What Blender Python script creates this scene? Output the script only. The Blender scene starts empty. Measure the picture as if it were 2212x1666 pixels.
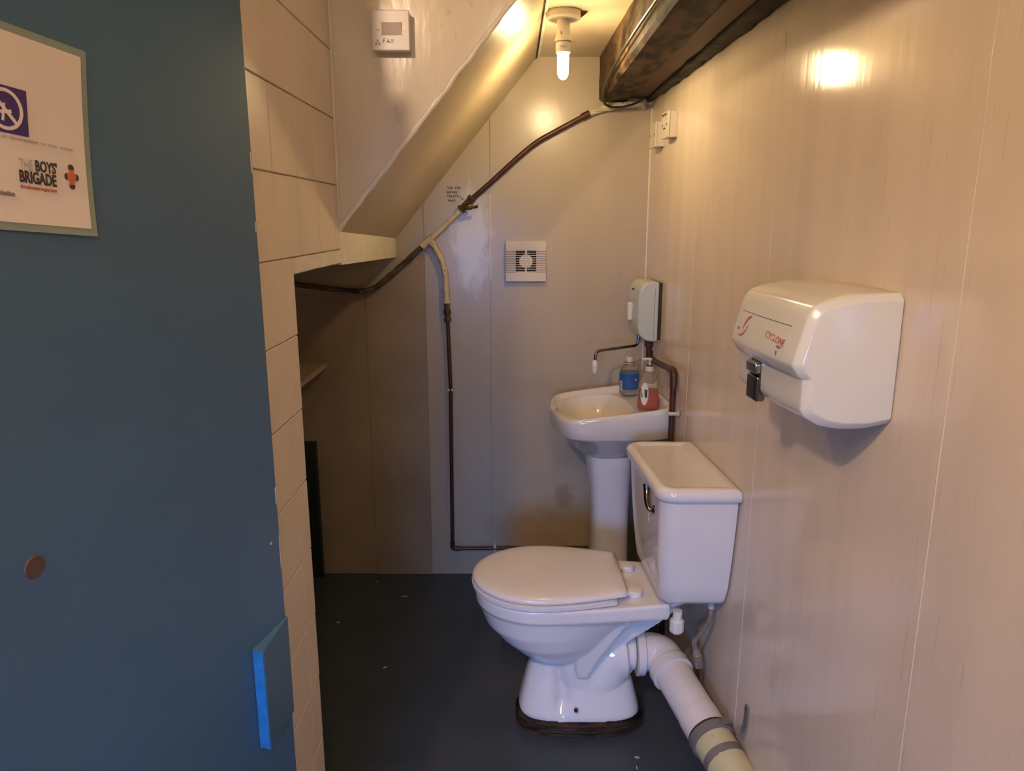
import bpy, bmesh, math, random
from mathutils import Vector, Matrix, noise
PI = math.pi
S = bpy.context.scene
C = S.collection
rnd = random.Random(7)

# ---------------------------------------------------------------- camera
cam_d = bpy.data.cameras.new('camera')
cam = bpy.data.objects.new('camera', cam_d)
C.objects.link(cam)
cam.location = (0, 0, 1.5)
cam.rotation_euler = (math.radians(90 - 12.6), 0, 0)
cam_d.sensor_fit = 'HORIZONTAL'
cam_d.sensor_width = 36
cam_d.lens = 36 * 1600 / 2212
cam_d.clip_start = 0.01
S.camera = cam

# ---------------------------------------------------------------- view + daylight
S.view_settings.view_transform = 'Standard'
S.view_settings.look = 'None'
S.view_settings.gamma = 1
S.view_settings.use_curve_mapping = False
S.view_settings.exposure = 0.0

w = bpy.data.worlds.new('world')
S.world = w
w.use_nodes = True
w.node_tree.nodes['Background'].inputs[0].default_value = (0.30, 0.48, 1.0, 1)
w.node_tree.nodes['Background'].inputs[1].default_value = 0.06

# daylight falling in through the entrance behind the camera
ld = bpy.data.lights.new('entrance_daylight', 'AREA')
ld.shape = 'RECTANGLE'; ld.size = 0.55; ld.size_y = 0.5; ld.spread = math.radians(64)
ld.color = (0.20, 0.40, 1.0); ld.energy = 6.5
lo = bpy.data.objects.new('entrance_daylight', ld); C.objects.link(lo)
lo.location = (-0.43, -1.2, 1.20); lo.rotation_euler = (Vector((0.15, 1.95, 0.15)) - Vector(lo.location)).to_track_quat('-Z', 'Y').to_euler()
# warm hall lamp outside the cubicle, high on the left
hd = bpy.data.lights.new('hall_lamp', 'POINT')
hd.color = (1.0, 0.72, 0.50); hd.energy = 66; hd.shadow_soft_size = 0.05
ho = bpy.data.objects.new('hall_lamp', hd); C.objects.link(ho)
ho.location = (-0.72, -0.25, 2.42)
BULB = 310.0
# ceiling light of the hall behind the camera
cd = bpy.data.lights.new('hall_ceiling_light', 'AREA')
cd.shape = 'DISK'; cd.size = 0.35; cd.color = (1.0, 0.78, 0.60); cd.energy = 11
co = bpy.data.objects.new('hall_ceiling_light', cd); C.objects.link(co)
co.location = (0.12, -0.75, 2.48); co.rotation_euler = (math.radians(35), 0, 0)

# ---------------------------------------------------------------- materials
def nd(nt, typ, **kw):
    n = nt.nodes.new(typ)
    for k, v in kw.items():
        setattr(n, k, v)
    return n
def mat(name, col, rough=0.5, metal=0.0, var=0.0, scale=8.0, bump=0.0, bscale=40.0, stretch=None,
        col2=None, spots=None, coat=0.0, trans=0.0, ior=1.45, lo_=0.35, hi_=0.65):
    m = bpy.data.materials.new(name); m.use_nodes = True
    nt = m.node_tree; b = nt.nodes['Principled BSDF']
    b.inputs['Roughness'].default_value = rough
    b.inputs['Metallic'].default_value = metal
    b.inputs['Coat Weight'].default_value = coat
    b.inputs['Transmission Weight'].default_value = trans
    b.inputs['IOR'].default_value = ior
    tc = nd(nt, 'ShaderNodeTexCoord')
    mp = nd(nt, 'ShaderNodeMapping')
    nt.links.new(tc.outputs['Object'], mp.inputs['Vector'])
    if stretch: mp.inputs['Scale'].default_value = stretch
    nz = nd(nt, 'ShaderNodeTexNoise'); nz.inputs['Scale'].default_value = scale
    nz.inputs['Detail'].default_value = 6
    nt.links.new(mp.outputs['Vector'], nz.inputs['Vector'])
    rp = nd(nt, 'ShaderNodeValToRGB')
    rp.color_ramp.elements[0].position = lo_; rp.color_ramp.elements[1].position = hi_
    c2 = col2 if col2 else tuple(c * (1 - var) for c in col)
    rp.color_ramp.elements[0].color = (*c2, 1); rp.color_ramp.elements[1].color = (*col, 1)
    nt.links.new(nz.outputs['Fac'], rp.inputs['Fac'])
    out = rp.outputs['Color']
    if spots:       # (colour, scale, threshold, amount)
        n2 = nd(nt, 'ShaderNodeTexNoise'); n2.inputs['Scale'].default_value = spots[1]; n2.inputs['Detail'].default_value = 8
        n2.inputs['Roughness'].default_value = 0.7
        nt.links.new(mp.outputs['Vector'], n2.inputs['Vector'])
        r2 = nd(nt, 'ShaderNodeValToRGB')
        r2.color_ramp.elements[0].position = spots[2]; r2.color_ramp.elements[0].color = (0, 0, 0, 1)
        r2.color_ramp.elements[1].position = spots[2] + 0.06; r2.color_ramp.elements[1].color = (spots[3],) * 3 + (1,)
        nt.links.new(n2.outputs['Fac'], r2.inputs['Fac'])
        mx = nd(nt, 'ShaderNodeMixRGB'); mx.inputs[2].default_value = (*spots[0], 1)
        nt.links.new(r2.outputs['Color'], mx.inputs[0]); nt.links.new(out, mx.inputs[1])
        out = mx.outputs[0]
    nt.links.new(out, b.inputs['Base Color'])
    if bump:
        n3 = nd(nt, 'ShaderNodeTexNoise'); n3.inputs['Scale'].default_value = bscale; n3.inputs['Detail'].default_value = 4
        nt.links.new(mp.outputs['Vector'], n3.inputs['Vector'])
        bp = nd(nt, 'ShaderNodeBump'); bp.inputs['Strength'].default_value = bump; bp.inputs['Distance'].default_value = 0.002
        nt.links.new(n3.outputs['Fac'], bp.inputs['Height'])
        nt.links.new(bp.outputs['Normal'], b.inputs['Normal'])
    return m
def add_patch(m, centre, radii, col, amount, soft=0.35, nscale=18, stretch=(1, 1, 0.4)):
    """a stain or painted reflection of its own shape: an ellipsoid broken up by noise, mixed over the base colour"""
    nt = m.node_tree; b = nt.nodes['Principled BSDF']
    src = b.inputs['Base Color'].links[0].from_socket
    tc = nd(nt, 'ShaderNodeTexCoord')
    mp = nd(nt, 'ShaderNodeMapping'); mp.vector_type = 'TEXTURE'
    mp.inputs['Location'].default_value = centre; mp.inputs['Scale'].default_value = radii
    nt.links.new(tc.outputs['Object'], mp.inputs['Vector'])
    ln = nd(nt, 'ShaderNodeVectorMath', operation='LENGTH'); nt.links.new(mp.outputs['Vector'], ln.inputs[0])
    m2 = nd(nt, 'ShaderNodeMapping'); m2.inputs['Scale'].default_value = stretch
    nt.links.new(tc.outputs['Object'], m2.inputs['Vector'])
    nz = nd(nt, 'ShaderNodeTexNoise'); nz.inputs['Scale'].default_value = nscale; nz.inputs['Detail'].default_value = 7
    nz.inputs['Roughness'].default_value = 0.65
    nt.links.new(m2.outputs['Vector'], nz.inputs['Vector'])
    ad = nd(nt, 'ShaderNodeMath', operation='MULTIPLY_ADD')
    nt.links.new(nz.outputs['Fac'], ad.inputs[0]); ad.inputs[1].default_value = 1.6; nt.links.new(ln.outputs['Value'], ad.inputs[2])
    mr = nd(nt, 'ShaderNodeMapRange'); mr.inputs[1].default_value = 1.8; mr.inputs[2].default_value = 1.8 - soft * 2
    mr.inputs[3].default_value = 0; mr.inputs[4].default_value = amount
    nt.links.new(ad.outputs[0], mr.inputs[0])
    mx = nd(nt, 'ShaderNodeMixRGB'); mx.inputs[2].default_value = (*col, 1)
    nt.links.new(mr.outputs[0], mx.inputs[0]); nt.links.new(src, mx.inputs[1])
    nt.links.new(mx.outputs[0], b.inputs['Base Color'])
    return m

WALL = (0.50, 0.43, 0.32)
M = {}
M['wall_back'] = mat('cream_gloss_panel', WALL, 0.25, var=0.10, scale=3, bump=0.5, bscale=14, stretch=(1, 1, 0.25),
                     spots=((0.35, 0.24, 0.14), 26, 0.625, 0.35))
M['wall_right'] = mat('cream_streaked_panel', (0.75, 0.64, 0.51), 0.125, var=0.09, scale=5, bump=0.16, bscale=22, stretch=(1, 2.2, 0.12),
                      spots=((0.45, 0.31, 0.20), 40, 0.60, 0.30))
M['wall_paint'] = mat('cream_gloss_paint', (0.78, 0.69, 0.52), 0.19, var=0.08, scale=6, bump=0.45, bscale=18, stretch=(1.4, 1, 0.5),
                      spots=((0.45, 0.30, 0.16), 17, 0.62, 0.35))
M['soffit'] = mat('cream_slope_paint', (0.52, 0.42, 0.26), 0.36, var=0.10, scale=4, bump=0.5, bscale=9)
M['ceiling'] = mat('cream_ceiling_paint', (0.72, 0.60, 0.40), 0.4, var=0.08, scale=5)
M['tile'] = mat('cream_painted_tile', (0.76, 0.65, 0.50), 0.36, var=0.06, scale=7, bump=0.25, bscale=12)
M['grout'] = mat('tile_joint', (0.50, 0.41, 0.29), 0.8, var=0.2, scale=60)
M['trim'] = mat('thick_white_gloss', (0.84, 0.78, 0.60), 0.28, var=0.12, scale=30, bump=0.8, bscale=60)
M['gap'] = mat('dark_gap', (0.05, 0.035, 0.02), 0.9, var=0.3)
M['void'] = mat('brown_hardboard', (0.36, 0.285, 0.20), 0.55, var=0.18, scale=4)
M['floor'] = mat('blue_grey_vinyl', (0.052, 0.068, 0.082), 0.45, var=0.18, scale=5, bump=0.15, bscale=120,
                 spots=((0.09, 0.10, 0.11), 60, 0.72, 0.5))
M['door'] = mat('slate_blue_gloss', (0.060, 0.135, 0.205), 0.38, var=0.10, scale=3, bump=0.18, bscale=30, spots=((0.12, 0.14, 0.13), 30, 0.76, 0.5))
M['door_edge'] = mat('brighter_edge_blue', (0.02, 0.19, 0.50), 0.5, var=0.35, scale=50)  # brighter blue stands for daylight on the stop block's end
M['door_bare'] = mat('chipped_wood', (0.12, 0.07, 0.045), 0.7, var=0.4, scale=60)
M['paper'] = mat('printed_paper', (0.78, 0.69, 0.58), 0.6, var=0.03)
M['laminate'] = mat('clear_laminate_margin', (0.27, 0.33, 0.27), 0.25, var=0.1)
M['purple'] = mat('purple_ink', (0.060, 0.030, 0.17), 0.6, var=0.1)
M['grey_ink'] = mat('grey_ink', (0.24, 0.21, 0.20), 0.6)
M['pale_ink'] = mat('pale_grey_ink', (0.48, 0.43, 0.38), 0.6)
M['black_ink'] = mat('black_ink', (0.045, 0.035, 0.04), 0.6)
M['red_ink'] = mat('red_ink', (0.48, 0.16, 0.10), 0.6)
M['orange_ink'] = mat('orange_ink', (0.55, 0.14, 0.05), 0.6)
M['marker'] = mat('brown_marker', (0.06, 0.035, 0.015), 0.6)
M['white_plastic'] = mat('white_plastic', (0.80, 0.76, 0.68), 0.30, var=0.03)
M['white_plastic2'] = mat('aged_white_plastic', (0.66, 0.60, 0.50), 0.35, var=0.06)
M['grey_plastic'] = mat('warm_grey_plastic', (0.58, 0.50, 0.42), 0.35, var=0.03)  # one even warm grey for the switch rocker
M['screw'] = mat('steel_screw', (0.32, 0.27, 0.20), 0.4, 0.8)
M['dryer'] = mat('dryer_enamel', (0.74, 0.74, 0.66), 0.16, var=0.03, coat=0.4)
M['chrome'] = mat('chrome', (0.55, 0.53, 0.50), 0.12, 1.0, var=0.1)
M['dark_chrome'] = mat('tarnished_chrome', (0.28, 0.24, 0.20), 0.18, 1.0, var=0.3, scale=30)
M['china'] = mat('white_vitreous_china', (0.80, 0.77, 0.74), 0.07, var=0.02, coat=0.5)
M['china_warm'] = mat('cream_vitreous_china', (0.74, 0.71, 0.65), 0.09, var=0.03, coat=0.5)
M['seat'] = mat('white_seat_plastic', (0.80, 0.75, 0.70), 0.16, var=0.02)
M['pipe_white'] = mat('white_soil_pipe', (0.78, 0.72, 0.66), 0.32, var=0.05, spots=((0.25, 0.21, 0.17), 22, 0.70, 0.7), scale=12)
M['pipe_yellow'] = mat('yellowed_soil_pipe', (0.62, 0.56, 0.33), 0.45, var=0.12, spots=((0.30, 0.21, 0.12), 35, 0.66, 0.8))
M['pipe_grey'] = mat('grey_paint_band', (0.20, 0.18, 0.155), 0.6, var=0.2)
M['rubber'] = mat('dark_rubber_seal', (0.05, 0.025, 0.03), 0.5)
M['copper'] = mat('brown_oxidised_copper', (0.105, 0.045, 0.028), 0.38, 0.35, var=0.4, scale=20, spots=((0.55, 0.50, 0.40), 30, 0.73, 0.8))
M['brass'] = mat('tarnished_brass', (0.13, 0.085, 0.035), 0.42, 0.5, var=0.5, scale=60)
M['pipe_paint'] = mat('chipped_cream_pipe_paint', (0.62, 0.55, 0.38), 0.35, var=0.1, bump=0.6, bscale=60,
                      spots=((0.10, 0.06, 0.03), 38, 0.60, 0.9))
M['pipe_dark'] = mat('peeling_dark_pipe', (0.15, 0.115, 0.07), 0.45, var=0.75, bump=0.6, bscale=60, scale=24,
                     spots=((0.50, 0.44, 0.30), 34, 0.66, 0.8))
M['beam'] = mat('black_brown_old_timber', (0.105, 0.062, 0.034), 0.58, col2=(0.012, 0.008, 0.005), scale=12, bump=1.0, bscale=16,
                stretch=(2.0, 0.9, 2.0), lo_=0.42, hi_=0.58, spots=((0.19, 0.125, 0.07), 16, 0.61, 0.6))
M['plank'] = mat('brown_painted_plank', (0.120, 0.068, 0.038), 0.5, col2=(0.06, 0.034, 0.018), scale=5, bump=0.4, bscale=14,
                 stretch=(2, 0.8, 2), lo_=0.2, hi_=0.5)
M['cable'] = mat('black_cable', (0.012, 0.009, 0.007), 0.35)
M['hose'] = mat('braided_steel_hose', (0.42, 0.37, 0.31), 0.4, 0.5, var=0.4, scale=160)
M['rot_wood'] = mat('damp_dark_timber', (0.060, 0.038, 0.022), 0.55, col2=(0.008, 0.006, 0.004), scale=18, bump=1.0, bscale=50,
                    stretch=(1, 1, 5), spots=((0.16, 0.10, 0.06), 30, 0.64, 0.6))
M['board_green'] = mat('dark_green_board', (0.010, 0.026, 0.020), 0.6, var=0.2)
M['wood_pale'] = mat('pale_shelf_wood', (0.40, 0.31, 0.21), 0.55, var=0.12, scale=6, stretch=(1, 6, 1))
M['block'] = mat('grey_brown_block', (0.05, 0.042, 0.040), 0.6, var=0.3, scale=20)
M['scrap'] = mat('pale_scrap', (0.60, 0.54, 0.44), 0.7, var=0.2)
M['label_blue'] = mat('blue_bottle_label', (0.012, 0.10, 0.30), 0.35, var=0.08)
M['label_white'] = mat('white_bottle_label', (0.74, 0.70, 0.60), 0.4)
M['label_green'] = mat('green_label_panel', (0.07, 0.24, 0.08), 0.4, var=0.3, scale=60)
M['clear'] = mat('clear_plastic', (0.86, 0.84, 0.80), 0.06, trans=0.9, ior=1.12)
M['gel'] = mat('clear_gel', (0.75, 0.74, 0.68), 0.08, trans=0.85, ior=1.33)
M['soap_red'] = mat('red_liquid_soap', (0.72, 0.035, 0.012), 0.12, trans=0.35, ior=1.35)
M['heater'] = mat('pale_heater_case', (0.52, 0.58, 0.53), 0.22, var=0.03)
gm = bpy.data.materials.new('glowing_tube'); gm.use_nodes = True
gb = gm.node_tree.nodes['Principled BSDF']
gb.inputs['Base Color'].default_value = (1, 0.95, 0.85, 1)
gb.inputs['Emission Color'].default_value = (1.0, 0.73, 0.38, 1)
gb.inputs['Emission Strength'].default_value = BULB
M['glow'] = gm
for k_ in ('beam', 'plank', 'rot_wood'): M[k_].node_tree.nodes['Principled BSDF'].inputs['Specular IOR Level'].default_value = 0.22
# a painted daylight reflection, then marks that belong to the surface itself
add_patch(M['wall_back'], (-0.16, 2.96, 1.43), (0.085, 0.4, 0.22), (0.74, 0.76, 0.78), 0.55, 0.20, 26, (1, 1, 0.35))  # pale patch: reflected daylight mixed into the wall colour
add_patch(M['wall_back'], (0.12, 2.96, 0.16), (0.32, 0.4, 0.16), (0.42, 0.25, 0.12), 0.6, 0.4, 9, (1, 1, 1))
add_patch(M['wall_back'], (0.22, 2.96, 0.36), (0.05, 0.4, 0.07), (0.25, 0.18, 0.13), 0.5, 0.3, 30, (1, 1, 1))
add_patch(M['wall_back'], (0.12, 2.96, 0.83), (0.2, 0.4, 0.07), (0.40, 0.30, 0.20), 0.4, 0.5, 12, (1, 1, 1))

# ---------------------------------------------------------------- mesh helpers
def bm_new(): return bmesh.new()
def wmat(o): return (wmat(o.parent) if o.parent else Matrix.Identity(4)) @ o.matrix_basis
def smooth_by_angle(me, ang=40):
    for p in me.polygons: p.use_smooth = True
    try: me.set_sharp_from_angle(angle=math.radians(ang))
    except Exception: pass
def obj(name, bm, m, parent=None, ang=40, world=True):
    """link a bmesh as one mesh object. Geometry is given in WORLD coordinates; the parent's matrix is removed."""
    me = bpy.data.meshes.new(name)
    if parent is not None and world:
        bm.transform(wmat(parent).inverted())
    bmesh.ops.recalc_face_normals(bm, faces=bm.faces)
    bm.to_mesh(me); bm.free()
    smooth_by_angle(me, ang)
    o = bpy.data.objects.new(name, me); C.objects.link(o)
    for mm in (m if isinstance(m, (list, tuple)) else [m]): me.materials.append(mm)
    if parent is not None: o.parent = parent
    if ang <= 40:
        wn = o.modifiers.new('weighted', 'WEIGHTED_NORMAL'); wn.keep_sharp = True; wn.weight = 80
    return o
def loc_obj(name, bm, m, parent, ang=40): return obj(name, bm, m, parent, ang, world=False)
def thing(name, label, cat, loc=(0, 0, 0), rotz=0.0, group=None):
    o = bpy.data.objects.new(name, None); C.objects.link(o)
    o.empty_display_size = 0.05
    o.location = loc; o.rotation_euler = (0, 0, rotz)
    o.matrix_basis = Matrix.Translation(loc) @ Matrix.Rotation(rotz, 4, 'Z')
    tag(o, label, cat, group); return o
def tag(o, label, cat, group=None):
    o['label'] = label; o['category'] = cat
    if group: o['group'] = group
    return o
def struct(o, label=None):
    o['kind'] = 'structure'
    if label: o['label'] = label; o['category'] = o.name.split('_')[0]
    return o
def add_box(bm, a, b, bev=0.0, seg=2, mi=0):
    a = Vector(a); b = Vector(b)
    r = bmesh.ops.create_cube(bm, size=1.0)
    for v in r['verts']:
        v.co = Vector(((a.x + b.x) / 2 + v.co.x * (b.x - a.x), (a.y + b.y) / 2 + v.co.y * (b.y - a.y), (a.z + b.z) / 2 + v.co.z * (b.z - a.z)))
    fs = set(f for v in r['verts'] for f in v.link_faces)
    for f in fs: f.material_index = mi
    if bev > 0:
        es = set(e for v in r['verts'] for e in v.link_edges)
        bmesh.ops.bevel(bm, geom=list(es), offset=bev, segments=seg, affect='EDGES', profile=0.5)
    return bm
def box(a, b, bev=0.0, seg=2): return add_box(bm_new(), a, b, bev, seg)
def add_loft(bm, rings, cap0=True, cap1=True, closed=True, mi=0):
    vs = [[bm.verts.new(p) for p in r] for r in rings]
    n = len(rings[0])
    for i in range(len(vs) - 1):
        for j in range(n if closed else n - 1):
            k = (j + 1) % n
            f = bm.faces.new((vs[i][j], vs[i][k], vs[i + 1][k], vs[i + 1][j])); f.material_index = mi
    if cap0: bm.faces.new(vs[0][::-1]).material_index = mi
    if cap1: bm.faces.new(vs[-1]).material_index = mi
    return vs
def prism(poly, p0, p1, axis='Y', bev=0.0, seg=2, bm=None):
    """poly: 2-D points in the plane perpendicular to axis; extruded p0..p1"""
    bm = bm or bm_new()
    def mk(p, t):
        if axis == 'Y': return (p[0], t, p[1])
        if axis == 'X': return (t, p[0], p[1])
        return (p[0], p[1], t)
    vs = add_loft(bm, [[mk(p, p0) for p in poly], [mk(p, p1) for p in poly]])
    if bev > 0:
        es = set(e for r in vs for v in r for e in v.link_edges)
        bmesh.ops.bevel(bm, geom=list(es), offset=bev, segments=seg, affect='EDGES', profile=0.5)
    return bm
def hexa(p):
    """8 corners: 4 bottom ring, 4 top ring"""
    bm = bm_new(); add_loft(bm, [p[:4], p[4:]]); return bm
def catmull(pts, n=8):
    P = [Vector(p) for p in pts]
    if len(P) < 3: return P
    P = [2 * P[0] - P[1]] + P + [2 * P[-1] - P[-2]]
    out = []
    for i in range(1, len(P) - 2):
        for k in range(n):
            t = k / n
            a, b, c, d = P[i - 1], P[i], P[i + 1], P[i + 2]
            out.append(0.5 * ((2 * b) + (-a + c) * t + (2 * a - 5 * b + 4 * c - d) * t * t + (-a + 3 * b - 3 * c + d) * t ** 3))
    out.append(P[-2]); return out
def corner_path(pts, r=0.02, n=6):
    """polyline with rounded corners"""
    P = [Vector(p) for p in pts]; out = [P[0]]
    for i in range(1, len(P) - 1):
        a = (P[i - 1] - P[i]); b = (P[i + 1] - P[i]); rr = min(r, a.length * .45, b.length * .45)
        A = P[i] + a.normalized() * rr; B = P[i] + b.normalized() * rr
        for k in range(n + 1):
            t = k / n
            out.append((1 - t) ** 2 * A + 2 * t * (1 - t) * P[i] + t * t * B)
    out.append(P[-1]); return out
def add_tube(bm, path, r, seg=16, cap=True, mi=0, wob=0.0, seed=0):
    P = [Vector(p) for p in path]; n = len(P)
    R = r if isinstance(r, (list, tuple)) else [r] * n
    T = [(P[min(i + 1, n - 1)] - P[max(i - 1, 0)]).normalized() for i in range(n)]
    up = Vector((0, 0, 1)) if abs(T[0].z) < 0.9 else Vector((0, 1, 0))
    N = (up - T[0] * up.dot(T[0])).normalized(); rings = []
    for i in range(n):
        N = (N - T[i] * N.dot(T[i])).normalized(); B = T[i].cross(N)
        ring = []
        for k in range(seg):
            a = 2 * PI * k / seg
            rr = R[i]
            if wob: rr *= 1 + wob * noise.noise(P[i] * 60 + Vector((k * .9, seed, 0)))
            ring.append(P[i] + (N * math.cos(a) + B * math.sin(a)) * rr)
        rings.append(ring)
    add_loft(bm, rings, cap, cap, mi=mi); return bm
def tube(path, r, seg=16, **k): return add_tube(bm_new(), path, r, seg, **k)
def add_lathe(bm, prof, c=(0, 0, 0), axis=(0, 0, 1), seg=32, sx=1.0, sy=1.0, mi=0):
    """prof: (radius, height) pairs along axis"""
    A = Vector(axis).normalized(); q = Vector((0, 0, 1)).rotation_difference(A)
    rings = []
    for r, h in prof:
        rings.append([Vector(c) + q @ Vector((max(r, 1e-5) * sx * math.cos(2 * PI * k / seg), max(r, 1e-5) * sy * math.sin(2 * PI * k / seg), h)) for k in range(seg)])
    add_loft(bm, rings, mi=mi); return bm
def lathe(prof, c=(0, 0, 0), axis=(0, 0, 1), seg=32, **k): return add_lathe(bm_new(), prof, c, axis, seg, **k)
def text_bm(s, size, origin, xd, yd, depth=0.0004, align='LEFT', sx=1.0, font_offset=0.0):
    cu = bpy.data.curves.new('t', 'FONT'); cu.body = s; cu.size = size; cu.align_x = align
    cu.extrude = depth; cu.offset = font_offset; cu.resolution_u = 3
    o = bpy.data.objects.new('t', cu); C.objects.link(o)
    bpy.context.view_layer.update()
    me = bpy.data.meshes.new_from_object(o.evaluated_get(bpy.context.evaluated_depsgraph_get()))
    bpy.data.objects.remove(o); bpy.data.curves.remove(cu)
    bm = bm_new(); bm.from_mesh(me); bpy.data.meshes.remove(me)
    X = Vector(xd).normalized() * sx; Y = Vector(yd).normalized(); N = X.cross(Y).normalized()
    m = Matrix(((X.x, Y.x, N.x, origin[0]), (X.y, Y.y, N.y, origin[1]), (X.z, Y.z, N.z, origin[2]), (0, 0, 0, 1)))
    bm.transform(m); return bm
STROKES = {
 'T': [[(0, 1), (.8, 1)], [(.38, 1), (.35, 0)]], 'A': [[(0, 0), (.35, 1), (.75, 0)], [(.15, .38), (.6, .38)]],
 'P': [[(.05, 0), (.05, 1), (.5, .95), (.65, .72), (.5, .5), (.05, .45)]], 'F': [[(.05, 0), (.05, 1), (.7, 1.03)], [(.05, .52), (.5, .55)]],
 'O': [[(.35, 1), (.05, .7), (.05, .25), (.35, 0), (.65, .25), (.65, .75), (.35, 1)]],
 'R': [[(.05, 0), (.05, 1), (.5, .95), (.6, .7), (.05, .5), (.65, 0)]], 'U': [[(.05, 1), (.08, .2), (.35, 0), (.6, .2), (.62, 1)]],
 'S': [[(.6, .9), (.3, 1), (.08, .75), (.55, .35), (.35, 0), (.05, .1)]], 'I': [[(.15, 1), (.15, 0)]],
 'D': [[(.05, 0), (.05, 1), (.55, .8), (.6, .3), (.05, 0)]], 'E': [[(.65, 1), (.05, 1), (.05, 0), (.65, 0)], [(.05, .5), (.5, .5)]],
 'L': [[(.05, 1), (.05, 0), (.6, .02)]], 'N': [[(.05, 0), (.08, 1), (.6, 0), (.66, 1)]],
 '(': [[(.35, 1.1), (.1, .5), (.35, -.1)]], ')': [[(.05, 1.1), (.3, .5), (.05, -.1)]], ' ': []}
def strokes(s, h, origin, xd, yd, r=0.0006, adv=.95, bm=None):
    bm = bm or bm_new(); X = Vector(xd); Y = Vector(yd); o = Vector(origin); x = 0
    for ch in s:
        dy = rnd.uniform(-.06, .06)
        for pl in STROKES[ch]:
            add_tube(bm, [o + X * ((x + p[0]) * h) + Y * ((p[1] + dy) * h) for p in pl], r, 6)
        x += (.5 if ch in 'I()' else adv)
    return bm
def apply_mods(o, mods):
    for typ, kw in mods:
        m = o.modifiers.new('m', typ)
        for k, v in kw.items(): setattr(m, k, v)
    bpy.context.view_layer.update()
    me = bpy.data.meshes.new_from_object(o.evaluated_get(bpy.context.evaluated_depsgraph_get()))
    old = o.data; o.modifiers.clear(); o.data = me; bpy.data.meshes.remove(old)
    me.name = o.name
    return o
def selli(cx, cy, ax, ay, n, k, ex=2.5):
    out = []
    for i in range(k):
        a = 2 * PI * i / k; c_, s_ = math.cos(a), math.sin(a)
        out.append((cx + ax * math.copysign(abs(c_) ** (2 / ex), c_), cy + ay * math.copysign(abs(s_) ** (2 / ex), s_)))
    return out
def roughen(bm, amp, freq, cuts=0, seed=0.0, stretch=(1, 1, 1)):
    if cuts: bmesh.ops.subdivide_edges(bm, edges=bm.edges[:], cuts=cuts, use_grid_fill=True)
    bm.normal_update()
    for v in bm.verts:
        p = Vector((v.co.x * stretch[0], v.co.y * stretch[1], v.co.z * stretch[2])) * freq + Vector((seed, seed, 0))
        v.co += v.normal * amp * noise.fractal(p, 1.0, 2.0, 3)
    return bm

YB = 2.96                                   # back wall
def WX(y): return 0.53 + 0.055 * (YB - y)   # right wall runs slightly out of square
WROT = PI + math.atan(0.055)                # frame of things hung on the right wall: x = out of the wall, y = toward the entrance

# ================================================================ STRUCTURE
o = struct(obj('floor', box((-1.4, -2.2, -0.05), (1.2, 3.1, 0.0)), M['floor']))
# back wall: large panels with fine joints, hardboard sheets at the lower left
bm = box((-1.3, YB + 0.004, 0), (0.62, YB + 0.1, 2.3))
for x0, x1, z0, z1, dy in [(-0.0845, 0.53, 0, 2.2, 0.0), (-0.3445, -0.0865, 0.0, 2.2, 0.0006)]:
    add_box(bm, (x0, YB + dy, z0 + 0.001), (x1, YB + 0.006, z1))
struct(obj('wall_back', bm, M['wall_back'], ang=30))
bm = prism([(-.5855, .001), (-.3455, .001), (-.3455, 1.372), (-.42, 1.322), (-.49, 1.262), (-.54, 1.225), (-.5855, 1.213)], YB - .0015, YB + .0038, 'Y')
add_box(bm, (-1.25, YB - 0.0008, 0.006), (-0.5865, YB + 0.0038, 1.212))
struct(obj('wall_back_boards', bm, M['void'], ang=30))
# right wall with panel joints
bm = hexa([(WX(3.06), 3.06, 0), (WX(-.6) , -.6, 0), (WX(-.6) + .1, -.6, 0), (WX(3.06) + .1, 3.06, 0),
           (WX(3.06), 3.06, 2.5), (WX(-.6), -.6, 2.5), (WX(-.6) + .1, -.6, 2.5), (WX(3.06) + .1, 3.06, 2.5)])
struct(obj('wall_right', bm, M['wall_right']))
for i, (y, z0, z1) in enumerate([(1.74, .05, 1.9), (1.05, 0.0, 2.0), (2.33, 0.0, 1.86)]):
    bm = tube([(WX(y) + .0012, y, z0), (WX(y) + .0012, y, z1)], 0.0022, 8)
    struct(obj('trim_%d' % (i + 1), bm, M['wall_right']))
# ceiling
bm = box((0.093, 1.846, 2.093), (0.9, 3.06, 2.16)); add_box(bm, (-1.3, -0.6, 2.50), (0.9, 1.86, 2.56))
struct(obj('ceiling', bm, M['ceiling']))
# stair underside
sl = [(-0.456, 1.43), (0.0935, 2.0935), (0.06, 2.13), (-0.50, 1.46)]
bm = prism(sl, 1.85, 2.96, 'Y')
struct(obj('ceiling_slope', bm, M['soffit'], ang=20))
bm = prism([(-0.421, 1.477), (0.0925, 2.0935), (0.75, 2.0935), (0.75, 2.50), (-0.421, 2.50)], 1.845, 1.90, 'Y')
struct(obj('wall_stair', bm, M['wall_paint'], ang=20))
# fascia under the slope
bm = hexa([(-0.421, 1.846, 1.392), (-0.456, 2.96, 1.357), (-0.55, 2.96, 1.357), (-0.55, 1.846, 1.392),
           (-0.421, 1.846, 1.474), (-0.456, 2.96, 1.432), (-0.55, 2.96, 1.46), (-0.55, 1.846, 1.50)])
struct(obj('trim_4', bm, M['trim'], ang=20))
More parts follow.
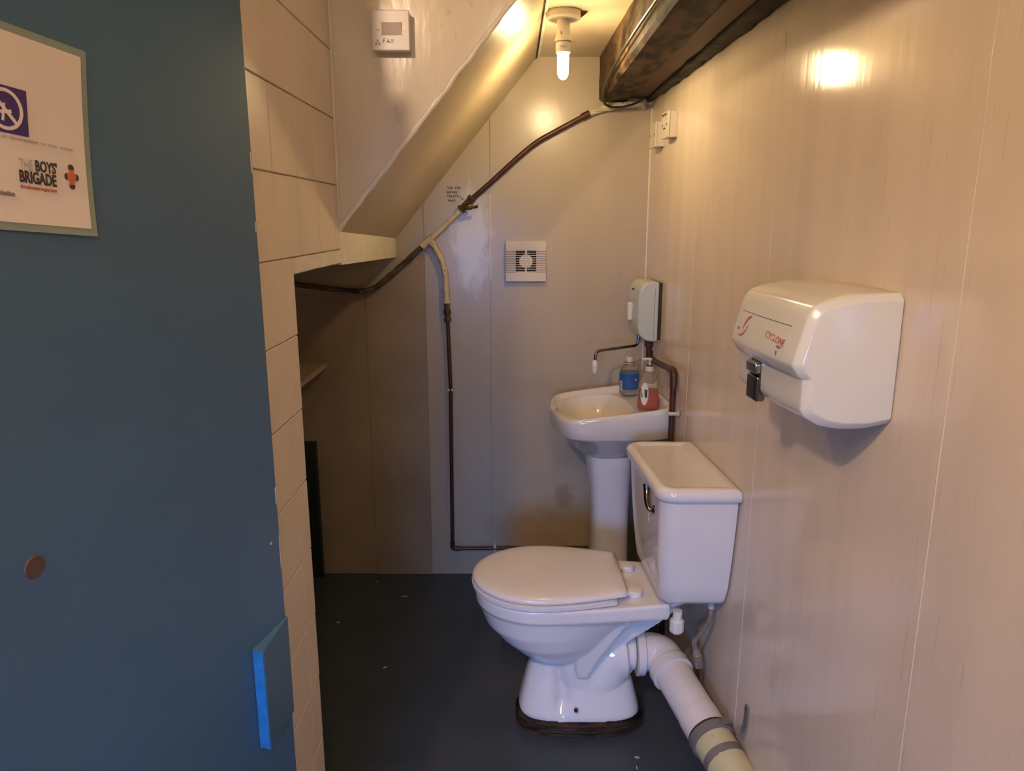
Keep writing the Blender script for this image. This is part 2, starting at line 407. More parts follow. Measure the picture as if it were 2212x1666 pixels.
# tiled wall: tiles of 150 mm over their backing, upper run and the lower pier
bm = bm_new()
add_box(bm, (-0.60, 1.20, 1.41), (-0.4245, 1.844, 2.50), 0, mi=1)
add_box(bm, (-0.60, 1.20, 0.0), (-0.4245, 1.438, 1.41), 0, mi=1)
def tile(y0, y1, z0, z1):
    g = 0.0012; n0 = len(bm.verts)
    t = bm_new(); add_box(t, (-0.4275, y0 + g, z0 + g), (-0.420, y1 - g, z1 - g), 0.0012, 1)
    sk = rnd.uniform(-.0010, .0010); sk2 = rnd.uniform(-.0004, .0014)
    for v in t.verts:
        if v.co.x > -0.4235: v.co.x += sk * (v.co.y - y0) / .15 * .5 + sk2 * ((z1 - v.co.z) / .15) * .6
    me = bpy.data.meshes.new('t'); t.to_mesh(me); t.free(); bm.from_mesh(me); bpy.data.meshes.remove(me)
zz = [1.43 + .1515 * k for k in range(9)]
yy = [1.80 - .15 * k for k in range(5)][::-1]
for k in range(7):
    z0, z1 = zz[k], min(zz[k + 1], 2.49)
    if z1 <= z0 + .01: continue
    for a, b_ in zip(yy[:-1], yy[1:]): tile(a, b_, z0, z1)
    tile(1.80, 1.8445, z0, z1)
for k in range(10):
    z0, z1 = 1.43 - .1495 * (k + 1), 1.43 - .1495 * k
    z0 = max(z0, 0.0)
    if z1 - z0 < .02: continue
    off = rnd.uniform(-.004, .004)
    for a, b_ in [(1.372 + off, 1.439), (1.222, 1.372 + off)]: tile(a, b_, z0, z1)
struct(obj('wall_left', bm, [M['tile'], M['grout']], ang=25))
# lintel over the under-stair opening and the void's shell
bm = box((-0.60, 1.4385, 1.398), (-0.419, 1.845, 1.4285), 0.002); roughen(bm, 0.003, 30, 4)
struct(obj('trim_5', bm, M['trim']))
bm = box((-1.3, 1.44, 1.40), (-0.555, 2.96, 1.43)); struct(obj('ceiling_void', bm, M['void']))
struct(obj('wall_entrance', box((-0.86, -0.6, 0.0), (-0.80, 1.30, 2.5)), M['wall_paint']))
struct(obj('wall_entrance_return', box((-0.7995, 1.22, 0.0), (-0.601, 1.30, 2.5)), M['wall_paint']))
bm = box((-1.3, 1.3, 0.0), (-1.24, 3.0, 1.43)); struct(obj('wall_void_left', bm, M['void']))
bm = box((-1.24, 1.36, 0.0), (-0.6005, 1.42, 1.40)); struct(obj('wall_void_front', bm, M['void']))
# corner beads and edge strips
bm = tube([(-0.4195, 1.8425, 1.47 + 1.02 * k / 20) for k in range(21)], 0.0042, 10, wob=.5)
struct(obj('trim_6', bm, M['trim']))
P0, P1 = Vector((-0.425, 1.8435, 1.468)), Vector((0.09, 1.8435, 2.088)); n_ = 60
rings = []
for i in range(n_ + 1):
    t = i / n_; p = P0.lerp(P1, t); w_ = .006 + .0025 * noise.noise(Vector((t * 30, 0, 0))); h_ = .0035 + .002 * noise.noise(Vector((t * 24, 5, 0)))
    d = (P1 - P0).normalized(); u_ = Vector((-d.z, 0, d.x))
    c0 = p + u_ * (.004 + .003 * noise.noise(Vector((t * 18, 9, 0))))
    rings.append([c0 + u_ * (w_ * math.cos(a)) + Vector((0, -1, 0)) * (h_ * math.sin(a) + .001) for a in [2 * PI * k / 10 for k in range(10)]])
bm = bm_new(); add_loft(bm, rings); struct(obj('trim_7', bm, M['trim']))
bm = box((0.5255, YB - .005, 0.88), (0.5305, YB + .001, 1.915), 0.001); struct(obj('trim_8', bm, M['trim']))
bm = box((-.0875, YB - .0012, 1.262), (-.0840, YB + .002, 1.60), 0.0005, 1); struct(obj('trim_11', bm, M['trim']))
bm = hexa([(0.085, 1.87, 2.0865), (0.085, 2.958, 2.0865), (0.0895, 2.958, 2.085), (0.0895, 1.87, 2.085),
           (0.082, 1.87, 2.094), (0.082, 2.958, 2.094), (0.093, 2.958, 2.094), (0.093, 1.87, 2.094)])
struct(obj('trim_9', bm, M['gap']))
bm = box((0.0935, 1.87, 2.087), (0.1035, 2.958, 2.0945), 0.0015); struct(obj('trim_10', bm, M['trim']))

# ---------------------------------------------------------------- open door on the left
th = math.radians(15); E0 = Vector((-0.394, 1.171, 0)); dd = Vector((-math.sin(th), -math.cos(th), 0)); nn = Vector((math.cos(th), -math.sin(th), 0))
door = bpy.data.objects.new('door_1', None); C.objects.link(door)
door.location = E0 + dd * .76; door.rotation_euler = (0, 0, math.atan2(-dd.y, -dd.x))
door.matrix_basis = Matrix.Translation(door.location) @ Matrix.Rotation(math.atan2(-dd.y, -dd.x), 4, 'Z')
door['kind'] = 'structure'
# local: x toward the free edge (0..0.76), y = away from the visible face is +? visible face normal = -y
bm = box((0, 0.0, 0.008), (0.76, 0.042, 1.985), 0.0025, 3)
loc_obj('door_leaf', bm, M['door'], door)
bm = box((0.7590, 0.0035, 0.02), (0.7606, 0.012, 1.70), 0.0004, 1); roughen(bm, .0005, 40, 0)
o = loc_obj('edge_strip', bm, M['door_edge'], door); o['label'] = 'brighter blue edge of the door'  # thin strip in a brighter blue than the door leaf
def dl(px_s, z): return px_s, z
bm = bm_new()     # wedge shaped stop block near the bottom of the free edge
s0 = 0.76 - (E0 - Vector((-0.42, 1.075, 0))).length
add_loft(bm, [[(s0, -.0205, .640), (s0 + .10, -.003, .640), (s0 + .10, .001, .640), (s0, .001, .640)],
              [(s0, -.0205, .822), (s0 + .10, -.003, .826), (s0 + .10, .001, .826), (s0, .001, .822)]])
o = loc_obj('stop_block', bm, M['door'], door)
bm = box((s0 - .0016, -.0195, .642), (s0, -.001, .820), .0004, 1)
e_ = loc_obj('block_end', bm, M['door_edge'], o); e_['label'] = 'end of the block, daylight put into its brighter blue'  # daylight falling on this end is put into its colour
bm = lathe([(.0, .0), (.0125, 0), (.0115, .0012), (0, .0012)], (0.76 - (E0 - Vector((-0.512, 0.732, 0))).length, -.0001, 1.137), (0, -1, 0), 24)
loc_obj('filled_hole', bm, M['door_bare'], door)
bm = bm_new()
for (s_, z_, w1, h1) in [(.757, 1.585, .004, .03), (.757, 1.49, .004, .016), (.757, 1.05, .003, .03), (.758, .95, .003, .06), (.715, .735, .022, .006), (.70, .72, .006, .004), (.733, .975, .004, .005)]:
    add_box(bm, (s_ - w1 / 2, -.0004, z_ - h1 / 2), (s_ + w1 / 2, .0005, z_ + h1 / 2), .0002, 1)
roughen(bm, .0008, 90)
loc_obj('paint_chips', bm, M['pale_ink'], door)

# ---------------------------------------------------------------- notice on the door
DF = Vector((1, 0, 0))
doorM = door.matrix_basis.copy()
no = bpy.data.objects.new('laminated_notice', None); C.objects.link(no)
tag(no, 'white laminated notice with purple square symbol stuck on the blue door', 'notice')
tilt = math.radians(4.5)
# local notice frame: x right, y up (in the sheet), z out; sheet centre
cs = 0.76 - (E0 - Vector((-0.475, 0.872, 0))).length   # right edge along the door
ctr = Vector((.2986, -.0006, 1.593))
NM = doorM @ Matrix.Translation(ctr) @ Matrix.Rotation(PI / 2, 4, 'X') @ Matrix.Rotation(-tilt, 4, 'Z')
no.matrix_basis = NM
def sheet(x0, x1, y0, y1, z, m, name, parent, thick=.0003, curl=True):
    b_ = bm_new(); nx, ny = 16, 10
    def zc(x, y): return z + .004 * max(0, -y / .105) ** 2 * max(0, (x + .02) / .15) + .0025 * max(0, y / .105) ** 2
    top = [[b_.verts.new((x0 + (x1 - x0) * i / nx, y0 + (y1 - y0) * j / ny, zc(x0 + (x1 - x0) * i / nx, y0 + (y1 - y0) * j / ny) + thick)) for i in range(nx + 1)] for j in range(ny + 1)]
    bot = [[b_.verts.new((v.co.x, v.co.y, v.co.z - thick)) for v in r] for r in top]
    for j in range(ny):
        for i in range(nx):
            b_.faces.new((top[j][i], top[j][i + 1], top[j + 1][i + 1], top[j + 1][i]))
            b_.faces.new((bot[j][i], bot[j + 1][i], bot[j + 1][i + 1], bot[j][i + 1]))
    for j in range(ny):
        b_.faces.new((top[j][0], top[j + 1][0], bot[j + 1][0], bot[j][0])); b_.faces.new((top[j][nx], bot[j][nx], bot[j + 1][nx], top[j + 1][nx]))
    for i in range(nx):
        b_.faces.new((top[0][i], bot[0][i], bot[0][i + 1], top[0][i + 1])); b_.faces.new((top[ny][i], top[ny][i + 1], bot[ny][i + 1], bot[ny][i]))
    return loc_obj(name, b_, m, parent)
sheet(-.150, .150, -.100, .100, .0, M['laminate'], 'laminate_margin', no)
pp = sheet(-.142, .142, -.092, .092, .0006, M['paper'], 'paper', no)
def zc2(x, y): return .0014 + .004 * max(0, -y / .105) ** 2 * max(0, (x + .02) / .15) + .0025 * max(0, y / .105) ** 2
def on_sheet(bm, name, m, parent):
    for v in bm.verts: v.co.z = zc2(v.co.x, v.co.y) + v.co.z
    return loc_obj(name, bm, m, parent)
bm = box((.0210, -.005, 0), (.0714, .040, .0002)); sq = on_sheet(bm, 'symbol_square', M['purple'], no)
bm = bm_new()
cx_, cy_ = .0462, .0175
rg = []
for k in range(41):
    a = 2 * PI * k / 40
    rg.append([(cx_ + r_ * math.cos(a), cy_ + r_ * math.sin(a), zt) for r_, zt in ((.0165, .0003), (.0200, .0003), (.0200, .0006), (.0165, .0006))])
add_loft(bm, rg)
for p, q, wd in [((.034, .029), (.0590, .0045), .0036), ((.043, .006), (.0455, .023), .0026), ((.041, .014), (.053, .0165), .0034)]:
    P_, Q_ = Vector((*p, 0)), Vector((*q, 0)); d = (Q_ - P_).normalized(); u_ = Vector((-d.y, d.x, 0)) * wd / 2
    add_loft(bm, [[P_ - u_ + Vector((0, 0, .0003)), Q_ - u_ + Vector((0, 0, .0003)), Q_ + u_ + Vector((0, 0, .0003)), P_ + u_ + Vector((0, 0, .0003))],
                  [P_ - u_ + Vector((0, 0, .0006)), Q_ - u_ + Vector((0, 0, .0006)), Q_ + u_ + Vector((0, 0, .0006)), P_ + u_ + Vector((0, 0, .0006))]])
o = on_sheet(bm, 'prohibition_ring', M['paper'], no)
Xd, Yd = (1, 0, 0), (0, 1, 0)
bm = text_bm('in operation in this room', .0050, (.127, -.010, 0.0001), Xd, Yd, .0002, sx=1.7, align='RIGHT'); on_sheet(bm, 'caption', M['pale_ink'], no)
bm = text_bm('THE', .0150, (.0565, -.0375, 0.0001), Xd, Yd, .0002, sx=.62); on_sheet(bm, 'logo_article', M['pale_ink'], no)
bm = text_bm("BOYS'", .0155, (.0760, -.0375, 0.0001), Xd, Yd, .0002, sx=.66, font_offset=.0004)
b2 = text_bm('BRIGADE', .0165, (.0565, -.0505, 0.0001), Xd, Yd, .0002, sx=.66, font_offset=.0005)
me = bpy.data.meshes.new('t'); b2.to_mesh(me); b2.free(); bm.from_mesh(me); on_sheet(bm, 'logo_words', M['black_ink'], no)
bm = text_bm('the adventure begins here', .0048, (.0570, -.0565, 0.0001), Xd, Yd, .0002, sx=.85, font_offset=.0002); on_sheet(bm, 'logo_motto', M['red_ink'], no)
bm = bm_new()
for k in range(4):
    a = PI / 2 * k; c0 = Vector((.121 + .0055 * math.cos(a), -.038 + .0095 * math.sin(a), .0001))
    add_lathe(bm, [(0, 0), (.0038, 0), (.0038, .0002), (0, .0002)], c0, (0, 0, 1), 14)
on_sheet(bm, 'emblem_tips', M['black_ink'], no)
bm = box((.1155, -.042, .0003), (.1265, -.034, .0006)); add_box(bm, (.1180, -.0465, .0003), (.1240, -.0305, .0006)); on_sheet(bm, 'emblem_cross', M['orange_ink'], no)
bm = text_bm('an organisation', .0070, (.050, -.066, 0.0001), Xd, Yd, .0002, sx=.8, align='RIGHT', font_offset=.0002)
bm.transform(Matrix.Translation((0, 0, 0))); on_sheet(bm, 'side_text', M['grey_ink'], no)

# ================================================================ CEILING LAMP
lx, ly, lz = 0.151, 2.344, 2.093
t = thing('ceiling_lamp', 'white batten lampholder with lit compact fluorescent bulb hanging from cream ceiling', 'lamp', (lx, ly, lz))
bm = lathe([(0, 0), (.050, 0), (.0505, -.004), (.050, -.018), (.045, -.023), (.0, -.023)], (lx, ly, lz), seg=40)
loc = obj('ceiling_rose', bm, M['white_plastic'], t)
bm = lathe([(0, -.020), (.020, -.021), (.019, -.030), (.0185, -.045), (.021, -.062), (.0255, -.078), (.0260, -.082), (.022, -.082), (.0, -.080)], (lx, ly, lz), seg=36)
hl = obj('lamp_holder', bm, M['white_plastic'], t)
bm = box((lx - .009, ly - .0215, lz - .066), (lx - .0075, ly - .0185, lz - .058)); obj('slot', bm, M['gap'], hl)
bm = lathe([(0, -.078), (.017, -.080), (.0215, -.084), (.0225, -.088), (.0225, -.108), (.020, -.113), (.0, -.113)], (lx, ly, lz), seg=36)
bb = obj('bulb_base', bm, M['white_plastic'], t)
bm = text_bm('Belite', .0075, (lx - .010, ly - .0232, lz - .101), (1, 0, 0), (0, 0, 1), .0002); obj('bulb_print', bm, M['grey_ink'], bb)
bm = bm_new()
for ang in (0.4, 0.4 + PI / 2):
    c_, s_ = math.cos(ang), math.sin(ang)
    for sg in (-1, 1):
        ox, oy = -s_ * .0075 * sg, c_ * .0075 * sg
    pts = []
    R_ = .0115
    for k in range(3): pts.append((lx + c_ * R_, ly + s_ * R_, lz - .110 - .055 * k / 2))
    for k in range(1, 8):
        a = PI * k / 8
        pts.append((lx + c_ * R_ * math.cos(a), ly + s_ * R_ * math.cos(a), lz - .165 - .016 * math.sin(a)))
    for k in range(2, -1, -1): pts.append((lx - c_ * R_, ly - s_ * R_, lz - .110 - .055 * k / 2))
    add_tube(bm, pts, .0062, 14)
gl = obj('glowing_tubes', bm, M['glow'], t)
# dark loose cable end beside the rose
bm = prism([(lx + .045, lz - .020), (lx + .068, lz - .003), (lx + .045, lz - .002)], ly - .008, ly + .004, 'Y'); roughen(bm, .002, 60, 1)
obj('broken_plaster_edge', bm, M['door_bare'], t)

# ================================================================ BEAM
def beam_part(x0a, x1a, x0b, x1b, za, zb, ya=0.2, yb=2.958, top=2.13, chamf=0.0):
    """cross-section at back (b) and near (a)"""
    def ring(x0, x1, z):
        return [(x0, z + chamf), (x0 + chamf, z), (x1 - chamf * .6, z), (x1, z + chamf * .5), (x1, top), (x0, top)]
    bm = bm_new(); rr = []
    n = 60
    for i in range(n + 1):
        t = i / n; y = ya + (yb - ya) * t
        r = ring(x0a + (x0b - x0a) * t, x1a + (x1b - x1a) * t, za + (zb - za) * t)
        full = []
        for k in range(len(r)):
            p, q = Vector(r[k]), Vector(r[(k + 1) % len(r)]); m_ = (2, 6, 2, 6, 6, 6)[k]
            for j in range(m_): full.append(p.lerp(q, j / m_))
        rr.append([(p.x, y, p.y) for p in full])
    add_loft(bm, rr); return bm
t = thing('old_timber_beam', 'dark rough old timber ceiling beam beside its brown plank by the right wall', 'beam', (.39, 2.9, 1.94))
bm = beam_part(.352, .478, .328, .437, 1.972, 1.934, chamf=.011); roughen(bm, .0028, 14, 0, 3.0, (1, .5, 1)); roughen(bm, .0012, 60, 0, 4.0, (1, .4, 1)); obj('heavy_timber', bm, M['beam'], t, ang=32)
bm = beam_part(.484, .560, .443, .505, 1.985, 1.948, chamf=.003); roughen(bm, .0025, 9, 0, 8.0, (1, .5, 1)); obj('brown_plank', bm, M['plank'], t, ang=32)
bm = beam_part(.562, WX(.2) - .003, .506, WX(2.958) - .002, 1.992, 1.935, chamf=.004); roughen(bm, .006, 30, 0, 5.0); obj('edge_packing', bm, M['rot_wood'], t, ang=60)
bm = beam_part(.470, .500, .430, .450, 1.988, 1.955, chamf=.001); obj('dark_joint', bm, M['gap'], t)
# black cable clipped along the beam
pts = [(.345, .4, 2.005), (.340, 1.2, 1.995), (.338, 1.7, 1.992), (.330, 2.1, 1.985), (.327, 2.45, 1.972), (.329, 2.72, 1.953), (.338, 2.84, 1.926), (.365, 2.885, 1.914), (.41, 2.90, 1.914), (.455, 2.875, 1.922), (.485, 2.82, 1.935)]
pts = [(x + (.004 if 0 else 0) - .010, y, z - .006) for x, y, z in pts[:6]] + [(x - .006, y, z - .006) for x, y, z in pts[6:]]
o = tag(obj('black_cable', tube(catmull(pts, 8), .0042, 8), M['cable']), 'thin black cable running along the lower edge of the dark beam', 'cable')

# ================================================================ FAN ISOLATOR SWITCH (on the stair wall)
X0, X1, Z0, Z1 = -0.318, -0.232, 1.876, 1.962; yf = 1.845
t = thing('fan_switch', 'white square isolator switch handwritten FAN on the cream stair wall', 'switch', ((X0 + X1) / 2, yf, (Z0 + Z1) / 2))
obj('back_box', box((X0 + .002, yf - .028, Z0 + .001), (X1 + .0, yf, Z1 - .002), .003, 3), M['white_plastic2'], t)
pl = obj('front_plate', box((X0, yf - .036, Z0), (X1, yf - .0285, Z1), .0025, 3), M['white_plastic'], t)
bm = bm_new(); bmx = (X0 + X1) / 2 + .003; bmz = (Z0 + Z1) / 2 + .002
for a, b_ in [((bmx - .024, yf - .0366, bmz - .0145), (bmx - .0228, yf - .0355, bmz + .0145)), ((bmx + .0228, yf - .0366, bmz - .0145), (bmx + .024, yf - .0355, bmz + .0145)),
              ((bmx - .024, yf - .0366, bmz + .0133), (bmx + .024, yf - .0355, bmz + .0148)), ((bmx - .024, yf - .0366, bmz - .0148), (bmx + .024, yf - .0355, bmz - .0133))]: add_box(bm, a, b_)
obj('rocker_surround', bm, M['screw'], t)
bm = hexa([(bmx - .0228, yf - .037, bmz - .0133), (bmx + .0228, yf - .037, bmz - .0133), (bmx + .0228, yf - .030, bmz - .0133), (bmx - .0228, yf - .030, bmz - .0133),
           (bmx - .0228, yf - .041, bmz + .0133), (bmx + .0228, yf - .041, bmz + .0133), (bmx + .0228, yf - .030, bmz + .0133), (bmx - .0228, yf - .030, bmz + .0133)])
obj('rocker', bm, M['grey_plastic'], t)
for sx_ in (-.0305, .0305):
    sc = obj('screw', lathe([(0, 0), (.0037, 0), (.0034, .001), (0, .0012)], (bmx + sx_ - .001, yf - .0358, bmz), (0, -1, 0), 16), M['screw'], t)
    obj('screw_slot', box((bmx + sx_ - .0040, yf - .0373, bmz - .0006), (bmx + sx_ + .002, yf - .0368, bmz + .0006)), M['white_plastic'], sc)
bm = strokes('FAN', .0085, (X0 + .0255, yf - .0364, Z0 + .016), (1, 0, 0), (0, 0, 1), .0007, 1.05); o = obj('handwriting', bm, M['black_ink'], t); o['label'] = 'handwritten word FAN'
bm = bm_new()
for k in range(3):
    a = PI / 2 + 2 * PI * k / 3
    add_lathe(bm, [(0, 0), (.003, 0), (.003, .0003), (0, .0003)], (X0 + .0135 + .0042 * math.cos(a), yf - .0359, Z0 + .016 + .0042 * math.sin(a)), (0, -1, 0), 10)
obj('fan_symbol', bm, M['pale_ink'], t)

# ================================================================ EXTRACTOR FAN
fx0, fx1, fz0, fz1 = -.025, .134, 1.263, 1.421; fy = YB
t = thing('extractor_fan', 'square cream slatted extractor fan grille on the back wall', 'extractor fan', ((fx0 + fx1) / 2, fy, (fz0 + fz1) / 2))
cxf, czf = (fx0 + fx1) / 2, (fz0 + fz1) / 2
hw = .040
bm = bm_new()     # casing with square opening
for a, b_ in [((fx0, fy - .020, fz0), (fx1, fy - .0, czf - hw - .002)), ((fx0, fy - .020, czf + hw + .002), (fx1, fy, fz1)),
              ((fx0 + .002, fy - .017, czf - hw - .002), (cxf - hw, fy, czf + hw + .002)), ((cxf + hw, fy - .017, czf - hw - .002), (fx1 - .002, fy, czf + hw + .002))]:
    add_box(bm, a, b_, .0012, 1)
obj('casing', bm, M['white_plastic2'], t)
obj('duct_opening', box((cxf - hw, fy - .0105, czf - hw - .002), (cxf + hw, fy - .0005, czf + hw + .002)), M['gap'], t)
for k in range(10):
    z = czf - hw + .000 + k * (2 * hw / 9)
    bm = box((fx0 - .0015, fy - .0225, z - .0022), (cxf - hw, fy - .012, z + .0022), .001, 1)
    add_box(bm, (cxf + hw, fy - .0225, z - .0022), (fx1 + .0015 - .003, fy - .012, z + .0022), .001, 1)
    add_box(bm, (cxf - hw - .002, fy - .0205, z - .0011), (cxf + hw + .002, fy - .014, z + .0011))
    obj('slat', bm, M['white_plastic2'], t)
bm = lathe([(0, 0), (.0265, 0), (.0265, .0085), (.0255, .0095), (0, .0095)], (cxf, fy - .013, czf), (0, -1, 0), 40)
hb = obj('centre_disc', bm, M['white_plastic2'], t)
bm = bm_new()
for k in range(6):
    z = czf - .0222 + k * (.0444 / 5); h_ = math.sqrt(max(0, .0255 ** 2 - (z - czf) ** 2))
    add_box(bm, (cxf - h_, fy - .0240, z - .0022), (cxf + h_, fy - .022, z + .0022), .0008, 1)
obj('disc_ribs', bm, M['white_plastic2'], hb)
bm = box((cxf - .0035, fy - .0198, czf - hw - .003), (cxf + .0035, fy - .013, czf - .02)); obj('bracing_bar', bm, M['white_plastic2'], t); bm = bm_new(); add_box(bm, (cxf - .0035, fy - .0198, czf + .02), (cxf + .0035, fy - .013, czf + hw + .003))
obj('bracing_bar', bm, M['white_plastic2'], t)
# blades seen through the slats
bm = bm_new()
for k in range(5):
    a = 2 * PI * k / 5
    p = Matrix.Translation((cxf, fy - .0108, czf)) @ Matrix.Rotation(a, 4, 'Y')
    b2 = box((.020, -.0012, -.004), (.036, .0002, .010)); b2.transform(p); me = bpy.data.meshes.new('t'); b2.to_mesh(me); b2.free(); bm.from_mesh(me)
obj('fan_blades', bm, M['pipe_grey'], t)

# ================================================================ WATER PIPEWORK ON THE BACK WALL
PR = .0105; py_ = YB - .021
t = thing('water_pipe', 'old water pipe with a stop tap snaking across and down the back wall', 'pipe', (-.255, py_, .12))
def P3(lst, y=py_): return [(x, y, z) for x, z in lst]
obj('painted_top_end', tube(catmull(P3([(.50, 1.919), (.44, 1.921), (.38, 1.915), (.32, 1.902), (.285, 1.888)]), 8), PR * 1.02, 16, wob=.5), M['pipe_paint'], t)
obj('pipe_collar', tube(P3([(.292, 1.891), (.262, 1.877)]), PR * 1.25), M['copper'], t)
obj('copper_run', tube(catmull(P3([(.285, 1.888), (.230, 1.860), (.166, 1.827), (.095, 1.788), (.025, 1.734), (-.082, 1.640), (-.165, 1.570)]), 8), PR * .93), M['copper'], t)
d_ = Vector((-.191 + .125, 0, 1.548 - 1.608)).normalized()
A_ = Vector((-.150, py_, 1.585)); B_ = Vector((-.199, py_, 1.537))
dv = (B_ - A_).normalized()
tp = obj('stop_tap', tube([A_, A_ + dv * .006, A_ + dv * .0065, A_ + dv * .016, A_ + dv * .018, A_ + dv * .03, B_ - dv * .018, B_ - dv * .012, B_ - dv * .0115, B_],
               [.0145, .0175, .0175, .0175, .012, .0135, .0135, .012, .0175, .0175], 8), M['brass'], t, ang=25)
cA = (A_ + B_) / 2 + Vector((.002, 0, -.002))
bm = tube([cA, cA + Vector((.008, -.020, -.008)), cA + Vector((.010, -.026, -.010)), cA + Vector((.013, -.034, -.013))], [.011, .0125, .009, .007], 10)
obj('tap_bonnet', bm, M['brass'], tp)
h0 = cA + Vector((.0135, -.036, -.0135))
obj('packing_ring', lathe([(0, 0), (.0095, 0), (.0095, .004), (0, .004)], h0 - Vector((.0025, -.007, -.0025)), (.35, -.85, -.35), 14), M['label_white'], tp)
bm = tube([h0 + Vector((-.019, 0, -.002)), h0 + Vector((-.012, 0, -.002)), h0, h0 + Vector((.010, 0, .001)), h0 + Vector((.026, 0, .004)), h0 + Vector((.029, 0, .004))], [.005, .0065, .0085, .0045, .0065, .004], 12)
obj('tap_handle', bm, M['brass'], tp)
obj('painted_run', tube(P3([(-.199, 1.538), (-.26, 1.480), (-.312, 1.432)]), PR, 16, wob=.35), M['pipe_paint'], t)
bm = tube(P3([(-.306, 1.438), (-.352, 1.398)]), PR * 1.28, 16, wob=.4)
add_tube(bm, P3([(-.322, 1.424), (-.306, 1.402)]), PR * 1.25, 16, wob=.4)
add_tube(bm, P3([(-.344, 1.407), (-.352, 1.398)]), PR * 1.5, 14)
obj('tee_joint', bm, M['pipe_paint'], t)
obj('branch_left', tube(catmull(P3([(-.348, 1.401), (-.413, 1.343), (-.488, 1.280), (-.540, 1.240), (-.585, 1.226), (-.64, 1.228), (-.711, 1.234), (-.857, 1.252), (-1.20, 1.285)]), 8), PR * .95, 16, wob=.4), M['pipe_dark'], t)
obj('bent_drop', tube(catmull(P3([(-.312, 1.410), (-.290, 1.375), (-.272, 1.330), (-.262, 1.277), (-.260, 1.22)]), 8), PR * .98, 16, wob=.35), M['pipe_paint'], t)
bm = tube(P3([(-.261, 1.226), (-.2595, 1.180)]), PR * 1.15, 14); add_tube(bm, P3([(-.261, 1.232), (-.261, 1.222)]), PR * 1.45, 14); add_tube(bm, P3([(-.2595, 1.186), (-.2592, 1.178)]), PR * 1.5, 14)
obj('painted_union', bm, M['pipe_paint'], t)
obj('short_stub', tube(P3([(-.2592, 1.18), (-.2585, 1.140)]), PR, 14, wob=.3), M['pipe_dark'], t)
bm = tube(P3([(-.2585, 1.150), (-.258, 1.136), (-.258, 1.132), (-.257, 1.120), (-.257, 1.116), (-.2565, 1.104)]), [PR * 1.45, PR * 1.45, PR * 1.1, PR * 1.1, PR * 1.45, PR * 1.45], 8)
obj('compression_joint', bm, M['brass'], t, ang=25)
obj('down_pipe', tube(corner_path(P3([(-.2565, 1.11), (-.250, .83), (-.2545, .128), (.335, .133)]), .018), PR * .74, 14), M['copper'], t)
obj('elbow', tube(corner_path(P3([(-.2543, .160), (-.2545, .128), (-.222, .128)]), .018), PR * .92, 14), M['copper'], t)
def clip(x, z, vert, par):
    if vert: bm = box((x - .012, YB - .028, z - .005), (x + .012, YB - .003, z + .005), .002, 2)
    else: bm = box((x - .006, YB - .028, z - .012), (x + .006, YB - .003, z + .014), .002, 2)
    return obj('pipe_clip', bm, M['white_plastic2'], par)
clip(-.2503, .825, True, t); clip(-.073, .131, False, t)
# second riser beside the basin pedestal
t2 = thing('riser_pipe', 'dark brown vertical pipe between the basin pedestal and the cistern', 'pipe', (.458, YB - .022, 0))
obj('pipe', tube([(.458, YB - .022, 0.0), (.458, YB - .022, .80)], .0115, 14), M['copper'], t2)
obj('pipe_clip', box((.446, YB - .040, .385), (.482, YB - .003, .400 + .02), .003, 2), M['white_plastic2'], t2)
# handwriting on the wall next to the tap
bm = bm_new()
for s_, x_, z_, h_ in [('TAP FOR', -.250, 1.617, .0085), ('OUTSIDE', -.252, 1.601, .0070), ('TOILETS', -.252, 1.586, .0075), ('(PAN)', -.247, 1.570, .0075)]:
    strokes(s_, h_, (x_, YB + .0003, z_), (1, 0, 0), (0, 0, 1), .00095, .92, bm)
add_tube(bm, [(-.205, YB, 1.592), (-.190, YB, 1.576)], .0009, 6); add_tube(bm, [(-.195, YB, 1.578), (-.190, YB, 1.576), (-.191, YB, 1.582)], .0008, 6)
tag(obj('wall_handwriting', bm, M['marker']), 'brown handwriting TAP FOR OUTSIDE TOILETS on the back wall beside the stop tap', 'handwriting')

# ================================================================ RIGHT WALL THINGS
def wthing(name, label, cat, y, z, group=None): return thing(name, label, cat, (WX(y), y, z), WROT, group)
# two fused spurs near the corner (local: x out, y toward the entrance, z up)
for k, (yc, zc_, lab) in enumerate([(2.798, 1.797, 'blank white fused spur plate nearest the back corner of the right wall'), (2.630, 1.812, 'white fused spur plate marked Hand Dryer, high on the right wall')]):
    t = wthing('fused_spur', lab, 'switch', yc, zc_, 'fused spurs on the right wall')
    loc_obj('back_box', box((0, -.042, -.042), (.026, .042, .042), .002, 2), M['white_plastic2'], t)
    fp = loc_obj('front_plate', box((.0262, -.043, -.043), (.034, .043, .043), .002, 2), M['white_plastic2'], t)
    for yy_ in (-.029, .029): loc_obj('screw', lathe([(0, 0), (.0035, 0), (.003, .0012), (0, .0012)], (.034, yy_, 0), (1, 0, 0), 12), M['marker'], t)
    if k: 
        loc_obj('fuse_holder', box((.034, -.012, -.013), (.036, .012, -.009), .0005, 1), M['marker'], t)
        loc_obj('marking', text_bm('Hand Dryer', .0125, (.0342, -.038, .030), (0, 1, 0), (0, 0, 1), .0003, sx=1.0, font_offset=.0003), M['marker'], t)
